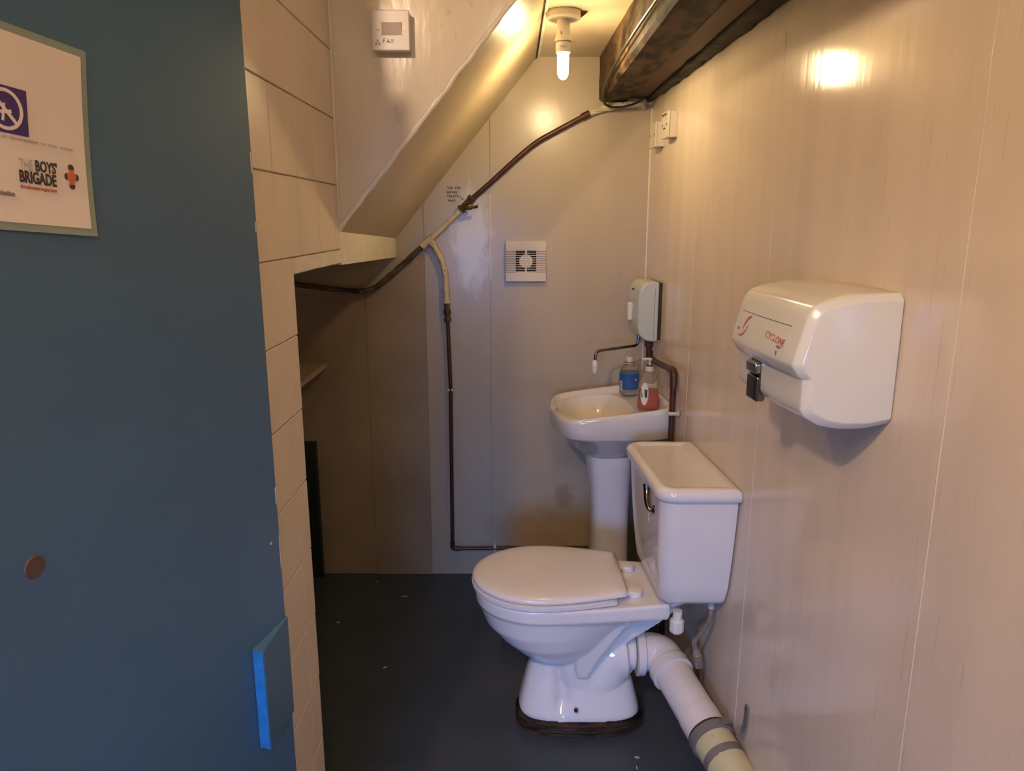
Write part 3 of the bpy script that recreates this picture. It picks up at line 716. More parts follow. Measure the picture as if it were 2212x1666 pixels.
# ---- water heater
t = wthing('water_heater', 'small white instant water heater on the right wall above the basin', 'water heater', 2.775, 1.173)
prof = [(0.012, -.108), (.035, -.110), (.058, -.104), (.080, -.085), (.088, -.05), (.088, .045), (.083, .078), (.066, .104), (.045, .110), (.012, .108)]
bm = prism([(x, z) for x, z in prof], -.09, .09, 'Y', .007, 3); hbdy = loc_obj('case', bm, M['heater'], t)
loc_obj('back_plate', box((0, -.084, -.104), (.0125, .084, .104), .002, 1), M['gap'], t)
loc_obj('case_seam', tube(corner_path([(.028, .0902, .085), (.028, .0902, -.1)], .01), .0007, 6), M['pipe_grey'], hbdy)
k_ = loc_obj('control_knob', box((.087, -.03, -.042), (.105, .0, .026), .006, 3), M['white_plastic'], t)
loc_obj('indicator', box((.0795, -.03, .072), (.0875, -.01, .078), .001, 1), M['marker'], t)
bm = tube(corner_path([(.060, -.01, -.095), (.062, -.008, -.138), (.235, .068, -.145), (.238, .070, -.19)], .028, 8), .0055, 14)
sp = loc_obj('spout', bm, M['dark_chrome'], t); sp['label'] = 'thin swivel chrome spout'
bm = lathe([(0, 0), (.006, 0), (.0085, -.006), (.0115, -.013), (.0120, -.022), (.011, -.023), (.0112, -.026), (.0095, -.045), (.006, -.050), (0, -.050)], (.238, .070, -.178), seg=20)
loc_obj('spray_nozzle', bm, M['white_plastic'], sp)
# ---- supply pipe of the heater
def wp(y, out, z): return Vector((WX(y) - out, y, z))
t = thing('heater_supply_pipe', 'brown copper supply pipe bending from the heater down beside the basin', 'pipe', wp(2.40, .024, 0))
pth = corner_path([wp(2.74, .030, 1.059), wp(2.74, .027, .992), wp(2.405, .024, 1.012), wp(2.400, .024, .0)], .018, 6)
obj('pipe', tube(pth, .0105, 16), M['copper'], t)
obj('top_nut', tube([wp(2.74, .030, 1.060), wp(2.74, .030, 1.036), wp(2.74, .030, 1.034)], [.0165, .0165, .012], 8), M['copper'], t, ang=25)
bm = tube(corner_path([wp(2.74, .027, 1.022), wp(2.74, .027, .992), wp(2.69, .0266, .995)], .017), .0130, 14)
obj('elbow', bm, M['copper'], t)
bm = tube(corner_path([wp(2.45, .0245, 1.0095), wp(2.405, .024, 1.012), wp(2.400, .024, .955)], .02), .0130, 14)
obj('elbow', bm, M['copper'], t)
c1 = wp(2.40, .0, .868); bm = box((c1.x - .040, c1.y - .014, c1.z - .005), (c1.x - .004, c1.y + .014, c1.z + .006), .003, 2)
add_box(bm, (c1.x - .010, c1.y - .018, c1.z - .006), (c1.x - .003, c1.y + .018, c1.z + .012), .002, 1)
obj('pipe_clip', bm, M['white_plastic2'], t)

# ---- hand dryer
t = wthing('hand_dryer', 'large white wall mounted hand dryer with chrome nozzle on the right wall', 'hand dryer', 1.335, 1.28)
pf = [(0.002, -.114), (.045, -.122), (.090, -.122), (.125, -.115), (.150, -.100), (.157, -.088), (.158, -.036), (.1625, -.034), (.1765, -.014), (.1775, -.008),
      (.158, .070), (.147, .088), (.125, .097), (.075, .106), (.002, .108)]
HW = .155
q_ = []
for k, p in enumerate(pf):      # round the case corners, keep the crisp lip
    if k in (0, 6, 7, 8, len(pf) - 1): q_.append(p); continue
    a_, b_ = pf[k - 1], pf[k + 1]
    q_ += [(p[0] * .72 + a_[0] * .28, p[1] * .72 + a_[1] * .28), (p[0] * .93 + (a_[0] + b_[0]) * .035, p[1] * .93 + (a_[1] + b_[1]) * .035), (p[0] * .72 + b_[0] * .28, p[1] * .72 + b_[1] * .28)]
pf = q_
rings = []
n = 28
for i in range(n + 1):
    y = -HW + 2 * HW * i / n
    e = abs(y) / HW
    k = 1 - .02 * e ** 2 - (.10 * max(0, (e - .93) / .07) ** 2)
    dep = 1 - .035 * e ** 2.5 - (.07 * max(0, (e - .93) / .07) ** 2)
    rings.append([(max(.002, x * dep), y, z * k) for x, z in pf])
bm = bm_new(); add_loft(bm, rings)
bd = obj('body', bm, M['dryer'], None, ang=60)
bd.matrix_basis = Matrix.Identity(4)
mb = bd.modifiers.new('b', 'BEVEL'); mb.width = .007; mb.segments = 3; mb.limit_method = 'ANGLE'; mb.angle_limit = math.radians(28)
bpy.context.view_layer.update()
me = bpy.data.meshes.new_from_object(bd.evaluated_get(bpy.context.evaluated_depsgraph_get())); bd.modifiers.clear(); bd.data = me; me.name = 'body'
smooth_by_angle(me, 35); bd.parent = t
sd = Vector((.158 - .1775, 0, .070 + .008)).normalized()   # up along the sloping front
def fr(u, y, off=.0006):      # point on the sloping front, u from the nose upwards
    p = Vector((.1775, y, -.008)) + sd * u
    dep = 1 - .035 * (abs(y) / HW) ** 2.5
    return Vector((p.x * dep, y, p.z)) + Vector((sd.z, 0, -sd.x)) * off
bm = text_bm('CYCLONE', .0175, fr(.026, .022), (0, 1, -.06), sd, .0003, sx=1.0)
o = loc_obj('model_lettering', bm, M['red_ink'], bd)
bm = text_bm('1.8kW', .0065, fr(.0165, .075), (0, 1, -.06), sd, .0003, font_offset=.0002)
b2 = bm_new(); add_box(b2, fr(.007, .080) + Vector((-.0004, 0, -.004)), fr(.007, .085) + Vector((.0005, 0, .004)))
me = bpy.data.meshes.new('t'); b2.to_mesh(me); b2.free(); bm.from_mesh(me)
loc_obj('small_print', bm, M['grey_ink'], bd)
bm = tube([fr(.058, -.118 + .225 * k / 10, .0002) for k in range(11)], .0007, 6); loc_obj('seam_line', bm, M['pipe_grey'], bd)
# red swoosh emblem
def ribbon(pts, wd):
    b_ = bm_new(); rr = []
    for i, (y, u) in enumerate(pts):
        w_ = wd * math.sin(PI * (i + .4) / (len(pts))); q = Vector(pts[min(i + 1, len(pts) - 1)]) - Vector(pts[max(i - 1, 0)]); q.normalize()
        n1 = (-q.y * w_, q.x * w_)
        rr.append([fr(u + n1[1], y + n1[0], .0002), fr(u - n1[1], y - n1[0], .0002), fr(u - n1[1], y - n1[0], .0008), fr(u + n1[1], y + n1[0], .0008)])
    add_loft(b_, rr); return b_
def arcp(p0, p1, p2, n=12): return [((1 - t_) ** 2 * p0[0] + 2 * t_ * (1 - t_) * p1[0] + t_ * t_ * p2[0], (1 - t_) ** 2 * p0[1] + 2 * t_ * (1 - t_) * p1[1] + t_ * t_ * p2[1]) for t_ in [k / n for k in range(n + 1)]]
bm = ribbon(arcp((-.092, .024), (-.082, .050), (-.060, .052)), .0035)
b2 = ribbon(arcp((-.108, .012), (-.080, .006), (-.066, .036)), .0026); me = bpy.data.meshes.new('t'); b2.to_mesh(me); b2.free(); bm.from_mesh(me)
b2 = text_bm('HANDY', .0085, fr(.020, -.122), (0, 1, 0), sd, .0003, sx=1.1, font_offset=.0002); me = bpy.data.meshes.new('t'); b2.to_mesh(me); b2.free(); bm.from_mesh(me)
loc_obj('swoosh_emblem', bm, M['red_ink'], bd)
# chrome nozzle
nzl = loc_obj('nozzle_recess', box((.130, -.067, -.098), (.1585, -.016, -.036), .001, 1), M['gap'], t)
bm = box((.146, -.066, -.112), (.166, -.017, -.064), .005, 3); nz_ = loc_obj('chrome_nozzle', bm, M['dark_chrome'], t); nz_['label'] = 'chrome air nozzle'
bm = box((.150, -.064, -.060), (.170, -.018, -.038), .005, 3); loc_obj('chrome_sensor_cover', bm, M['chrome'], t)

# ================================================================ BASIN on the right wall
t = wthing('washbasin', 'white china pedestal washbasin in the back right corner', 'basin', 2.655, 0.0)
N = 64; BH = .222
def rimz(x): return .876 - .048 * x / .40
def bring(cx, ax, ay, ex, zf, inset=0):
    out = []
    for px, py in selli(cx, 0, ax, ay, 0, N, ex):
        # squeeze the front corners
        s_ = 1 - .05 * max(0, (px - .20) / .2) ** 1.6
        px -= .038 * max(0, (px - .2) / .2) * abs(py / .22) ** 2
        px = max(.002, px)
        out.append((px, py * s_, zf(px) if callable(zf) else zf))
    return out
rings = [bring(.20, .055, .060, 2.2, .645), bring(.20, .09, .10, 2.2, .662), bring(.20, .135, .15, 2.4, .70), bring(.202, .170, .190, 3.0, .742),
         bring(.203, .197, .213, 6, .760), bring(.203, .204, .220, 9, .768), bring(.203, .206, BH, 9, lambda x: rimz(x) - .016), bring(.203, .204, BH - .002, 9, lambda x: rimz(x) - .006),
         bring(.203, .199, BH - .007, 9, rimz), bring(.203, .193, BH - .013, 8, lambda x: rimz(x) - .001), bring(.203, .186, BH - .020, 7, lambda x: rimz(x) - .008),
         bring(.205, .179, BH - .026, 6, lambda x: min(rimz(x) - .016, .842)), ]
def inner(ax, ay, cx, zf): return bring(cx, ax, ay, 2.6, zf)
rings += [inner(.136, .190, .248, lambda x: min(rimz(x) - .020, .836)), inner(.131, .184, .248, .822), inner(.116, .162, .244, .785), inner(.090, .12, .236, .745), inner(.05, .07, .225, .722), inner(.018, .018, .22, .712)]
bm = bm_new(); add_loft(bm, rings)
bs = loc_obj('basin_bowl', bm, M['china_warm'], t, ang=60)
bm = lathe([(0, 0), (.017, 0), (.017, .003), (.010, .003), (.009, -.002), (0, -.002)], (.22, 0, .714), seg=20); loc_obj('waste', bm, M['chrome'], bs)
bm = lathe([(0, 0), (.006, 0), (.006, .002), (0, .002)], (.128, .03, .800), (1, 0, .3), seg=12); loc_obj('overflow_hole', bm, M['gap'], bs)
# pedestal
rings = []
for z, ax, ay, cx in [(0, .088, .095, .185), (.03, .086, .092, .185), (.12, .076, .080, .18), (.30, .069, .072, .178), (.45, .070, .076, .18), (.58, .078, .090, .186), (.66, .083, .098, .19)]:
    rings.append([(px, py, z) for px, py in selli(cx, 0, ax, ay, 0, 40, 3.2)])
bm = bm_new(); add_loft(bm, rings); loc_obj('pedestal', bm, M['china'], t, ang=60)
def W2(t_, x, y, z): return t_.matrix_basis @ Vector((x, y, z))

# ---- sanitiser bottle
def merge(bm, b2):
    me = bpy.data.meshes.new('t'); b2.to_mesh(me); b2.free(); bm.from_mesh(me); bpy.data.meshes.remove(me)
bx, by, bz = .450, 2.785, .845
t = thing('sanitiser_bottle', 'clear pump bottle with a blue label standing at the back of the basin', 'bottle', (bx, by, bz))
bp = [(0, 0), (.030, 0), (.0355, .004), (.0365, .012), (.0365, .078), (.034, .092), (.027, .104), (.017, .113), (.013, .118), (.013, .122)]
obj('bottle_body', lathe(bp + [(0, .122)], t.location, seg=32), M['clear'], t)
obj('gel', lathe([(0, .002), (.0335, .003), (.0348, .012), (.0348, .022), (0, .022)], t.location, seg=32), M['gel'], t)
lb = obj('label', lathe([(.0372, .026), (.0376, .026), (.0376, .084), (.0372, .084)], t.location, seg=40), M['label_blue'], t)
bm = bm_new()
def cyl_patch(bm, c, r, a0, a1, z0, z1, n=6, th_=.0004):
    rr = []
    for k in range(n + 1):
        a = a0 + (a1 - a0) * k / n; ca, sa = math.cos(a), math.sin(a)
        rr.append([(c[0] + r * ca, c[1] + r * sa, c[2] + z0), (c[0] + (r + th_) * ca, c[1] + (r + th_) * sa, c[2] + z0), (c[0] + (r + th_) * ca, c[1] + (r + th_) * sa, c[2] + z1), (c[0] + r * ca, c[1] + r * sa, c[2] + z1)])
    add_loft(bm, rr)
ca0 = math.atan2(-by, -bx)      # direction that faces the entrance
cyl_patch(bm, t.location, .0377, ca0 - 1.15, ca0 - .72, .020, .055)
obj('barcode_panel', bm, M['label_white'], lb)
bm = bm_new()
for k in range(6): cyl_patch(bm, t.location, .0382, ca0 - 1.08, ca0 - .80, .024 + k * .005, .0262 + k * .005, 3)
obj('barcode', bm, M['black_ink'], lb)
bm = bm_new()
for k in range(5): cyl_patch(bm, t.location, .0377, ca0 - .55, ca0 + .6 - .1 * (k % 3), .034 + k * .0065, .0352 + k * .0065, 6)
obj('label_print', bm, M['gel'], lb)
bm = bm_new()   # white diamond
for k in range(5):
    hh = .0045 * (1 - abs(k - 2) / 2.6); cyl_patch(bm, t.location, .0377, ca0 + .72 + (k - 2) * .05, ca0 + .72 + (k - 1) * .05, .062 - hh, .062 + hh, 1)
obj('hazard_diamond', bm, M['label_white'], lb)
pmp = obj('pump_collar', lathe([(0, .119), (.0165, .119), (.0165, .125), (.0155, .126), (.0155, .129), (.0145, .143), (.011, .148), (.0, .148)], t.location, seg=24), M['white_plastic2'], t)
obj('collar_ring', lathe([(0, .1235), (.0172, .1235), (.0172, .1262), (0, .1262)], t.location, seg=24), M['marker'], t)
bm = tube([(bx, by, bz + .147), (bx, by, bz + .158)], .0045, 10); merge(bm, box((bx - .020, by - .006, bz + .157), (bx + .007, by + .006, bz + .165), .003, 2)); obj('pump_head', bm, M['clear'], t)

# ---- red soap bottle
bx, by, bz = .485, 2.560, .845
t = thing('soap_bottle', 'clear pump bottle half full of red soap on the near side of the basin', 'bottle', (bx, by, bz))
def sring(z, ax, ay, cx=0): return [(bx + cx + px, by + py, bz + z) for px, py in selli(0, 0, ax, ay, 0, 36, 2.4)]
prof = [(0, .030, .019), (.004, .0345, .022), (.03, .033, .0215), (.06, .0295, .020), (.085, .028, .019), (.100, .024, .0175), (.112, .016, .014), (.117, .011, .011), (.122, .011, .011)]
bm = bm_new(); add_loft(bm, [sring(z, a, b_) for z, a, b_ in prof]); obj('bottle_body', bm, M['clear'], t)
bm = bm_new(); add_loft(bm, [sring(z, a - .0016, b_ - .0016) for z, a, b_ in [(.002, .030, .019), (.005, .0345, .022), (.03, .033, .0215), (.062, .0294, .0199)]]); obj('red_soap', bm, M['soap_red'], t)
bm = bm_new()
rr = []
for k in range(21):
    a = 2 * PI * k / 20
    rr.append((bx - .0165 + .0115 * math.cos(a), bz + .050 + .036 * math.sin(a)))
def front(x, off): 
    u = (x - bx) / .0325; return by - .0212 * (1 - abs(min(.97, abs(u))) ** 2.4) ** (1 / 2.4) - off
b2 = bm_new(); add_loft(b2, [[(x, front(x, .0012), z) for x, z in rr[:-1]], [(x, front(x, .0018), z) for x, z in rr[:-1]]]); lb = obj('oval_label', b2, M['label_white'], t)
b2 = bm_new(); add_loft(b2, [[(x, front(x, .0020), z) for x, z in [(bx - .026, bz + .040), (bx - .008, bz + .038), (bx - .008, bz + .064), (bx - .027, bz + .066)]],
                            [(x, front(x, .0024), z) for x, z in [(bx - .026, bz + .040), (bx - .008, bz + .038), (bx - .008, bz + .064), (bx - .027, bz + .066)]]]); obj('green_panel', b2, M['label_green'], lb)
bm = bm_new()
for k in range(5): add_box(bm, (bx - .0165, front(bx - .013, .0030), bz + .043 + k * .0042), (bx - .0095, front(bx - .013, .0026), bz + .045 + k * .0042))
obj('barcode', bm, M['black_ink'], lb)
obj('pump_collar', lathe([(0, .119), (.013, .119), (.013, .131), (.011, .134), (0, .134)], t.location, seg=24), M['white_plastic2'], t)
obj('collar_ring', lathe([(0, .134), (.0105, .134), (.0105, .1375), (0, .1375)], t.location, seg=24), M['marker'], t)
bm = tube([(bx, by, bz + .137), (bx, by, bz + .154)], .0038, 10); merge(bm, box((bx - .024, by - .005, bz + .152), (bx + .006, by + .005, bz + .160), .003, 2)); obj('pump_head', bm, M['white_plastic2'], t)
t.scale = (1.14, 1.14, 1.14)

# ================================================================ TOILET
TY = 2.02
t = thing('toilet', 'white close coupled toilet with closed lid standing against the right wall', 'toilet', (.2, TY, .045))
def egg(z, x0, xw, hw_, x1, hb, n=72, inset=0.0):
    """outline: tip x0, widest at xw (half width hw_), back x1 with half width hb"""
    pts = []
    m_ = n // 2
    for i in range(m_ + 1):
        s_ = i / m_          # 0 tip .. 1 back
        if s_ < .6:
            a = (s_ / .6) * PI / 2
            x = xw - (xw - x0 - inset) * math.cos(a); y = (hw_ - inset) * math.sin(a)
        else:
            q = (s_ - .6) / .4
            x = xw + (x1 - xw - inset) * q; k = q * q * (3 - 2 * q); y = (hw_ - inset) + (hb - hw_) * (q ** 1.7)
        pts.append((x, y))
    full = [(x, TY + y, z) for x, y in pts] + [(x, TY - y, z) for x, y in pts[::-1][0:]]
    # drop the duplicate tip vertices
    return full[:-1] if True else full
def eggloft(specs, n=72):
    bm = bm_new(); add_loft(bm, [egg(*s, n=n) for s in specs]); return bm
# pan: several solids fused and smoothed into one skin
bm = eggloft([(.398, -.094, .08, .160, .44, .125), (.410, -.108, .08, .173, .445, .13), (.446, -.110, .08, .175, .445, .132), (.450, -.106, .08, .171, .441, .128)])
# bowl (half egg)
sp = []
for z, x0, xw, hw_, x1, hb in [(.215, .075, .14, .055, .22, .05), (.232, .045, .13, .085, .25, .06), (.262, .004, .11, .115, .28, .07), (.300, -.040, .10, .138, .30, .08), (.345, -.080, .09, .155, .33, .09), (.402, -.102, .085, .167, .38, .11)]:
    sp.append((z, x0, xw, hw_, x1, hb))
merge(bm, eggloft(sp))
# foot
rings = []
for z, x0, x1, hw_, ex in [(.046, .024, .388, .098, 3.2), (.060, .020, .386, .098, 3.2), (.10, .028, .376, .086, 3.0), (.16, .042, .360, .074, 2.8), (.21, .056, .345, .072, 2.6), (.26, .075, .33, .075, 2.6), (.33, .09, .33, .08, 2.6)]:
    dip = 0.30 * max(0, min(1, (z - .055) / .04))
    rings.append([(px, TY + (py - TY) * (1 - dip * math.exp(-((px - .150) / .022) ** 2)), z) for px, py in selli((x0 + x1) / 2, TY, (x1 - x0) / 2, hw_, 0, 96, ex)])
b2 = bm_new(); add_loft(b2, rings); merge(bm, b2)
# trap way: S-bend bulging from the sides of the foot
merge(bm, tube(catmull([(.19, TY, .27), (.200, TY, .175), (.235, TY, .135), (.275, TY, .155), (.303, TY, .215), (.345, TY, .222)], 8), .078, 28))
merge(bm, tube([(.30, TY, .222), (.372, TY, .220)], .054, 28))
# back shelf web
merge(bm, prism([(.30, .44), (.30, .24), (.345, .29), (.43, .345), (.50, .405), (.505, .446), (.30, .446)], TY - .055, TY + .055, 'Y', .004, 1))
b2 = bm_new(); rp = [(.235, .430), (.205, .33), (.185, .22), (.195, .185), (.222, .185), (.262, .27), (.318, .36), (.345, .430)]
hy = lambda z: .088 + (z - .18) * .16
add_loft(b2, [[(x, TY + sg * hy(z), z) for x, z in rp] for sg in (-1, 1)]); merge(bm, b2)
b2 = bm_new(); add_loft(b2, [[(x, TY + y, z) for x, y in [(.42, -.128), (.50, -.09), (.50, .09), (.42, .128)]] for z in (.428, .450)]); merge(bm, b2)
pan = obj('pan', bm, M['china'], None, ang=60)
bpy.context.view_layer.update()
m1 = pan.modifiers.new('r', 'REMESH'); m1.mode = 'VOXEL'; m1.voxel_size = .0042
m2 = pan.modifiers.new('s', 'SMOOTH'); m2.factor = .5; m2.iterations = 7
apply_mods(pan, []); smooth_by_angle(pan.data, 180)
def reparent(o, par):
    o.data.transform(par.matrix_basis.inverted()); o.parent = par
reparent(pan, t)
# dark fixing hole at the foot
bm = lathe([(0, 0), (.006, 0), (.006, .006), (0, .006)], (.188, TY - .1005, .092), (0, -1, .25), 16); obj('fixing_hole', bm, M['gap'], pan)
# seat + lid
bm = eggloft([(.4515, -.112, .08, .176, .285, .14), (.455, -.118, .08, .182, .292, .145), (.466, -.119, .08, .183, .293, .146), (.4695, -.113, .08, .177, .287, .14)])
obj('seat', bm, M['seat'], t)
lz_ = [(.4705, -.113, .085, .176, .314, .125), (.474, -.117, .085, .180, .321, .131), (.4815, -.117, .085, .180, .322, .131), (.4865, -.111, .085, .174, .317, .126), (.490, -.096, .085, .158, .303, .112), (.4915, -.05, .085, .11, .26, .08)]
ld_ = obj('lid', eggloft(lz_), M['seat'], t, ang=60)
for sy in (-1, 1):
    hn = obj('hinge', lathe([(0, .4505), (.021, .4505), (.0215, .453), (.0215, .463), (.019, .467), (0, .468)], (.352, TY + sy * .078, 0), seg=28), M['seat'], t)
    obj('hinge_arm', box((.300, TY + sy * .078 - .013, .4545), (.345, TY + sy * .078 + .013, .4645), .003, 2), M['seat'], hn)
# cistern
def crect(z, x0, x1, y0, y1, r, n=8):
    pts = []
    for cx, cy, a0 in [(x0 + r, y0 + r, PI), (x1 - .004, y0 + .004, 1.5 * PI), (x1 - .004, y1 - .004, 0), (x0 + r, y1 - r, .5 * PI)]:
        rr_ = r if cx == x0 + r else .004
        for k in range(n + 1):
            a = a0 + PI / 2 * k / n; pts.append((cx + rr_ * math.cos(a), cy + rr_ * math.sin(a), z))
    return pts
def shear(pts, z=None):       # follow the slightly skewed wall
    return [(x - .055 * (y - TY), y, z_) for x, y, z_ in pts]
xb = WX(TY) - .004
specs = [(.463, .420, xb - .02, .140, .03), (.467, .408, xb - .010, .158, .034), (.480, .400, xb - .004, .168, .036), (.52, .395, xb, .178, .038), (.60, .388, xb, .192, .040), (.70, .382, xb, .205, .042), (.788, .378, xb, .213, .044)]
bm = bm_new(); add_loft(bm, [shear(crect(z, x0, x1, TY - h, TY + h, r)) for z, x0, x1, h, r in specs])
cs_ = obj('cistern', bm, M['china'], t, ang=60)
specs = [(.786, .372, xb + .001, .219, .046), (.790, .366, xb + .003, .226, .05), (.806, .365, xb + .003, .227, .05), (.815, .369, xb + .002, .223, .05), (.8205, .379, xb - .004, .213, .045), (.8205, .392, xb - .028, .196, .03), (.817, .399, xb - .036, .188, .026), (.8160, .406, xb - .044, .180, .02)]
bm = bm_new(); add_loft(bm, [shear(crect(z, x0, x1, TY - h, TY + h, r)) for z, x0, x1, h, r in specs])
obj('cistern_lid', bm, M['china'], t, ang=60)
# lever
ly0 = TY - .125; lxf = .384 - .055 * (ly0 - TY)
bs_ = obj('lever_boss', lathe([(0, 0), (.015, 0), (.015, .004), (.011, .007), (.008, .007), (.008, .013), (0, .013)], (lxf + .003, ly0 - .004, .732), (-1, -.45, 0), 24, ), M['chrome'], t)
pts = [(lxf - .012, ly0 - .010, .732), (lxf - .019, ly0 - .006, .736), (lxf - .022, ly0 + .010, .752), (lxf - .021, ly0 + .024, .772), (lxf - .022, ly0 + .032, .793)]
bm = tube(catmull(pts, 5), [.0050 + .0042 * min(1, k / 12) for k in range(21)], 12); obj('flush_lever', bm, M['dark_chrome'], bs_)
# moulded maker's mark
bm = tube([(.3835 - .055 * (-.05), TY - .055 + .006 * math.cos(a), .690 + .009 * math.sin(a)) for a in [k * .55 for k in range(10)]], .0012, 6)
add_tube(bm, [(.3865, TY - .052, .664), (.3865, TY - .058, .672), (.3865, TY - .050, .676)], .0012, 6)
obj('moulded_mark', bm, M['china'], cs_)

# plinth
t = bpy.data.objects
def plx(z, g, seed):
    out = []
    for px, py in selli(.206, TY, .190 + g, .104 + g * .9, 0, 96, 2.9):
        k = 1 + .02 * noise.noise(Vector((px * 25, py * 25, z * 60 + seed))) + .012 * noise.noise(Vector((px * 90, py * 90, z * 200)))
        out.append((.206 + (px - .206) * k, TY + (py - TY) * k, z))
    return out
bm = bm_new(); add_loft(bm, [plx(z, g, 1) for z, g in [(0.0, -.004), (.003, .002), (.010, -.001), (.017, .004), (.021, -.001), (.026, .004), (.033, .001), (.038, .003), (.0432, -.003)]])
tag(obj('toilet_plinth', bm, M['rot_wood'], ang=50), 'dark damp rotting timber plinth under the toilet foot', 'plinth')

# ================================================================ SOIL PIPE
t = thing('soil_pipe', 'thick white waste pipe running from behind the toilet toward the entrance', 'pipe', (.46, 1.95, .10))
zs = .220
obj('pan_connector', tube([(.374, TY, zs), (.376, TY, zs), (.398, TY, zs), (.400, TY, zs)], [.062, .071, .069, .062], 36), M['pipe_white'], t)
a0 = Vector((.462, TY - .035, .205)); a1 = Vector((.553, 1.640, .135)); dr = (a1 - a0).normalized()
pth = catmull([(.392, TY, zs), (.425, TY, zs - .001), (.452, TY - .012, zs - .006), tuple(a0 + dr * .01), tuple(a0 + dr * .05)], 8)
obj('elbow', tube(pth, .057, 32), M['pipe_white'], t)
obj('elbow_socket', tube([a0 + dr * .018, a0 + dr * .020, a0 + dr * .050, a0 + dr * .052], [.055, .0625, .0625, .056], 36), M['pipe_white'], t)
Ls = .262
obj('straight_pipe', tube([a0 + dr * .045, a0 + dr * Ls], .0545, 36), M['pipe_white'], t)
obj('slip_coupling', tube([a0 + dr * (Ls - .062), a0 + dr * (Ls - .060), a0 + dr * Ls], [.0545, .0565, .0565], 36), M['pipe_white'], t)
obj('rubber_seal', tube([a0 + dr * (Ls - .001), a0 + dr * (Ls + .004)], .0585, 36), M['rubber'], t)
st = obj('strap', tube([a0 + dr * (Ls + .004), a0 + dr * (Ls + .006), a0 + dr * (Ls + .030), a0 + dr * (Ls + .031)], [.0565, .0605, .0605, .0565], 36), M['pipe_grey'], t)
pc = a0 + dr * (Ls + .017)
sd2 = Vector((0, 0, 1)) - dr * dr.z
wy = 1.665
pts = [pc + Vector((.030, .0, .052)), pc + Vector((.050, .004, .050)), Vector((WX(wy) - .022, wy - .01, pc.z + .052)), Vector((WX(wy) - .008, wy, pc.z + .062)), Vector((WX(wy) - .003, wy, pc.z + .085)), Vector((WX(wy) - .002, wy, pc.z + .128))]
bm = bm_new(); rr = []
for p in catmull(pts, 5): rr.append([p + Vector((0, -.011, -.0)), p + Vector((0, .011, 0)), p + Vector((-.002, .011, .002)), p + Vector((-.002, -.011, .002))])
add_loft(bm, rr); add_lathe(bm, [(0, 0), (.011, 0), (.011, .003), (0, .003)], (WX(wy) - .001, wy, pc.z + .130), (-1, 0, 0), 16)
obj('wall_bracket', bm, M['pipe_grey'], t)
obj('bracket_screw', lathe([(0, 0), (.004, 0), (.003, .002), (0, .002)], (WX(wy) - .0035, wy, pc.z + .130), (-1, 0, 0), 12), M['gap'], t)
obj('yellowed_pipe', tube([a0 + dr * (Ls + .028), a0 + dr * (Ls + .085)], .0545, 36), M['pipe_yellow'], t)
obj('grey_band', tube([a0 + dr * (Ls + .075), a0 + dr * (Ls + .098)], .0552, 36, wob=.03), M['pipe_grey'], t)
o = obj('lower_run', tube([a0 + dr * (Ls + .096), a0 + dr * (Ls + .70)], .0550, 36), M['pipe_yellow'], t)

# overflow and feed hose below the cistern
t = thing('overflow_pipe', 'short white overflow pipe with ribbed nut under the cistern', 'pipe', (.470, TY - .05, .38))
obj('pipe', tube([(.468, TY - .118, .424), (.467, TY - .118, .385), (.467, TY - .118, .355)], .013, 18), M['white_plastic'], t)
bm = tube([(.467, TY - .118, .398), (.467, TY - .118, .394), (.467, TY - .118, .362), (.467, TY - .118, .356)], [.016, .020, .020, .014], 10); obj('nut', bm, M['white_plastic'], t, ang=25)
t = thing('braided_hose', 'braided metal feed hose hanging under the near end of the cistern', 'hose', (.545, 1.90, .30))
hx = .562
pts = [(hx, 1.905, .455), (hx, 1.905, .420), (hx - .002, 1.91, .385), (hx - .018, 1.93, .335), (hx - .030, 1.945, .300), (hx - .024, 1.95, .270)]
obj('hose', tube(catmull(pts, 6), .0075, 14), M['hose'], t)
bm = tube([(hx, 1.905, .461), (hx, 1.905, .450), (hx, 1.905, .450), (hx, 1.905, .430)], [.012, .012, .009, .009], 8); obj('top_nut', bm, M['white_plastic2'], t, ang=25)
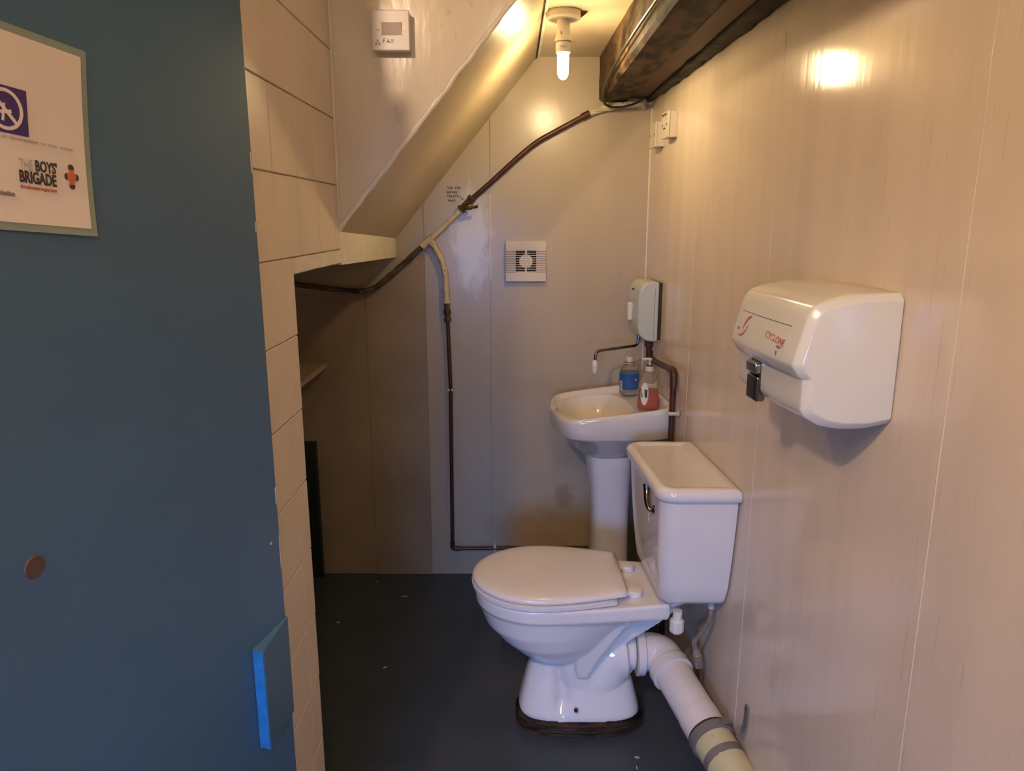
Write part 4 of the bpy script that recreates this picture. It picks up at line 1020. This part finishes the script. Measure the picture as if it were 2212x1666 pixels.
bm = tube([(hx - .024, 1.95, .275), (hx - .020, 1.95, .258), (hx - .019, 1.95, .256), (hx - .012, 1.95, .215)], [.009, .012, .014, .013], 8); obj('valve', bm, M['hose'], t, ang=25)
obj('feed_pipe', tube([(hx - .014, 1.95, .222), (hx - .008, 1.95, .0)], .0075, 12), M['copper'], t)

# ================================================================ UNDER-STAIR THINGS AND FLOOR LITTER
tag(obj('shelf_board', prism([(-1.23, .915), (-.752, .915), (-.752, .936), (-1.23, .936)], 2.50, YB - .002, 'Y', .001, 1), M['wood_pale']), 'pale wooden shelf end sticking out under the stairs beside the tiled pier', 'shelf')
tag(obj('dark_board', box((-1.22, 2.925, .002), (-.812, YB - .0025, .603), .002, 1), M['board_green']), 'dark green upright board on the floor at the back wall behind the tiled pier', 'board')
tag(obj('floor_block', box((-.036, 2.41, .0), (.07, 2.47, .09), .003, 1), M['block']), 'small dark block on the floor behind the toilet bowl', 'block')
scr = [(-0.663, 2.562, .009, .004, .2, 'pale chunky paper scrap on the dark floor nearest the tiled pier'), (-0.437, 2.269, .009, .003, .6, 'small pale curled scrap on the open middle of the floor'),
       (-0.438, 2.762, .016, .0012, .0, 'thin white thread on the floor near the back wall'), (0.357, 1.834, .008, .004, -.4, 'pale flake on the floor just in front of the waste pipe'),
       (0.249, 1.921, .004, .003, .3, 'tiny pale flake at the front foot of the plinth'), (-0.574, 2.889, .004, .002, .3, 'tiny pale speck close to the bottom of the back wall'),
       (0.350, 1.792, .002, .007, .1, 'thin pale sliver at the very front of the floor')]
for X_, Y_, a_, b_, rz, lab in scr:
    bm = bm_new(); ring = [(a_ * math.cos(k * PI / 5) * rnd.uniform(.7, 1.1), b_ * math.sin(k * PI / 5) * rnd.uniform(.7, 1.1)) for k in range(10)]
    add_loft(bm, [[(x, y, .0003) for x, y in ring], [(x * .9, y * .9, .0022 + .001 * math.sin(i)) for i, (x, y) in enumerate(ring)]])
    bm.transform(Matrix.Rotation(rz, 4, 'Z'))
    o = obj('floor_scrap', bm, M['scrap']); o.location = (X_, Y_, 0); tag(o, lab, 'scrap', 'pale scraps on the floor')
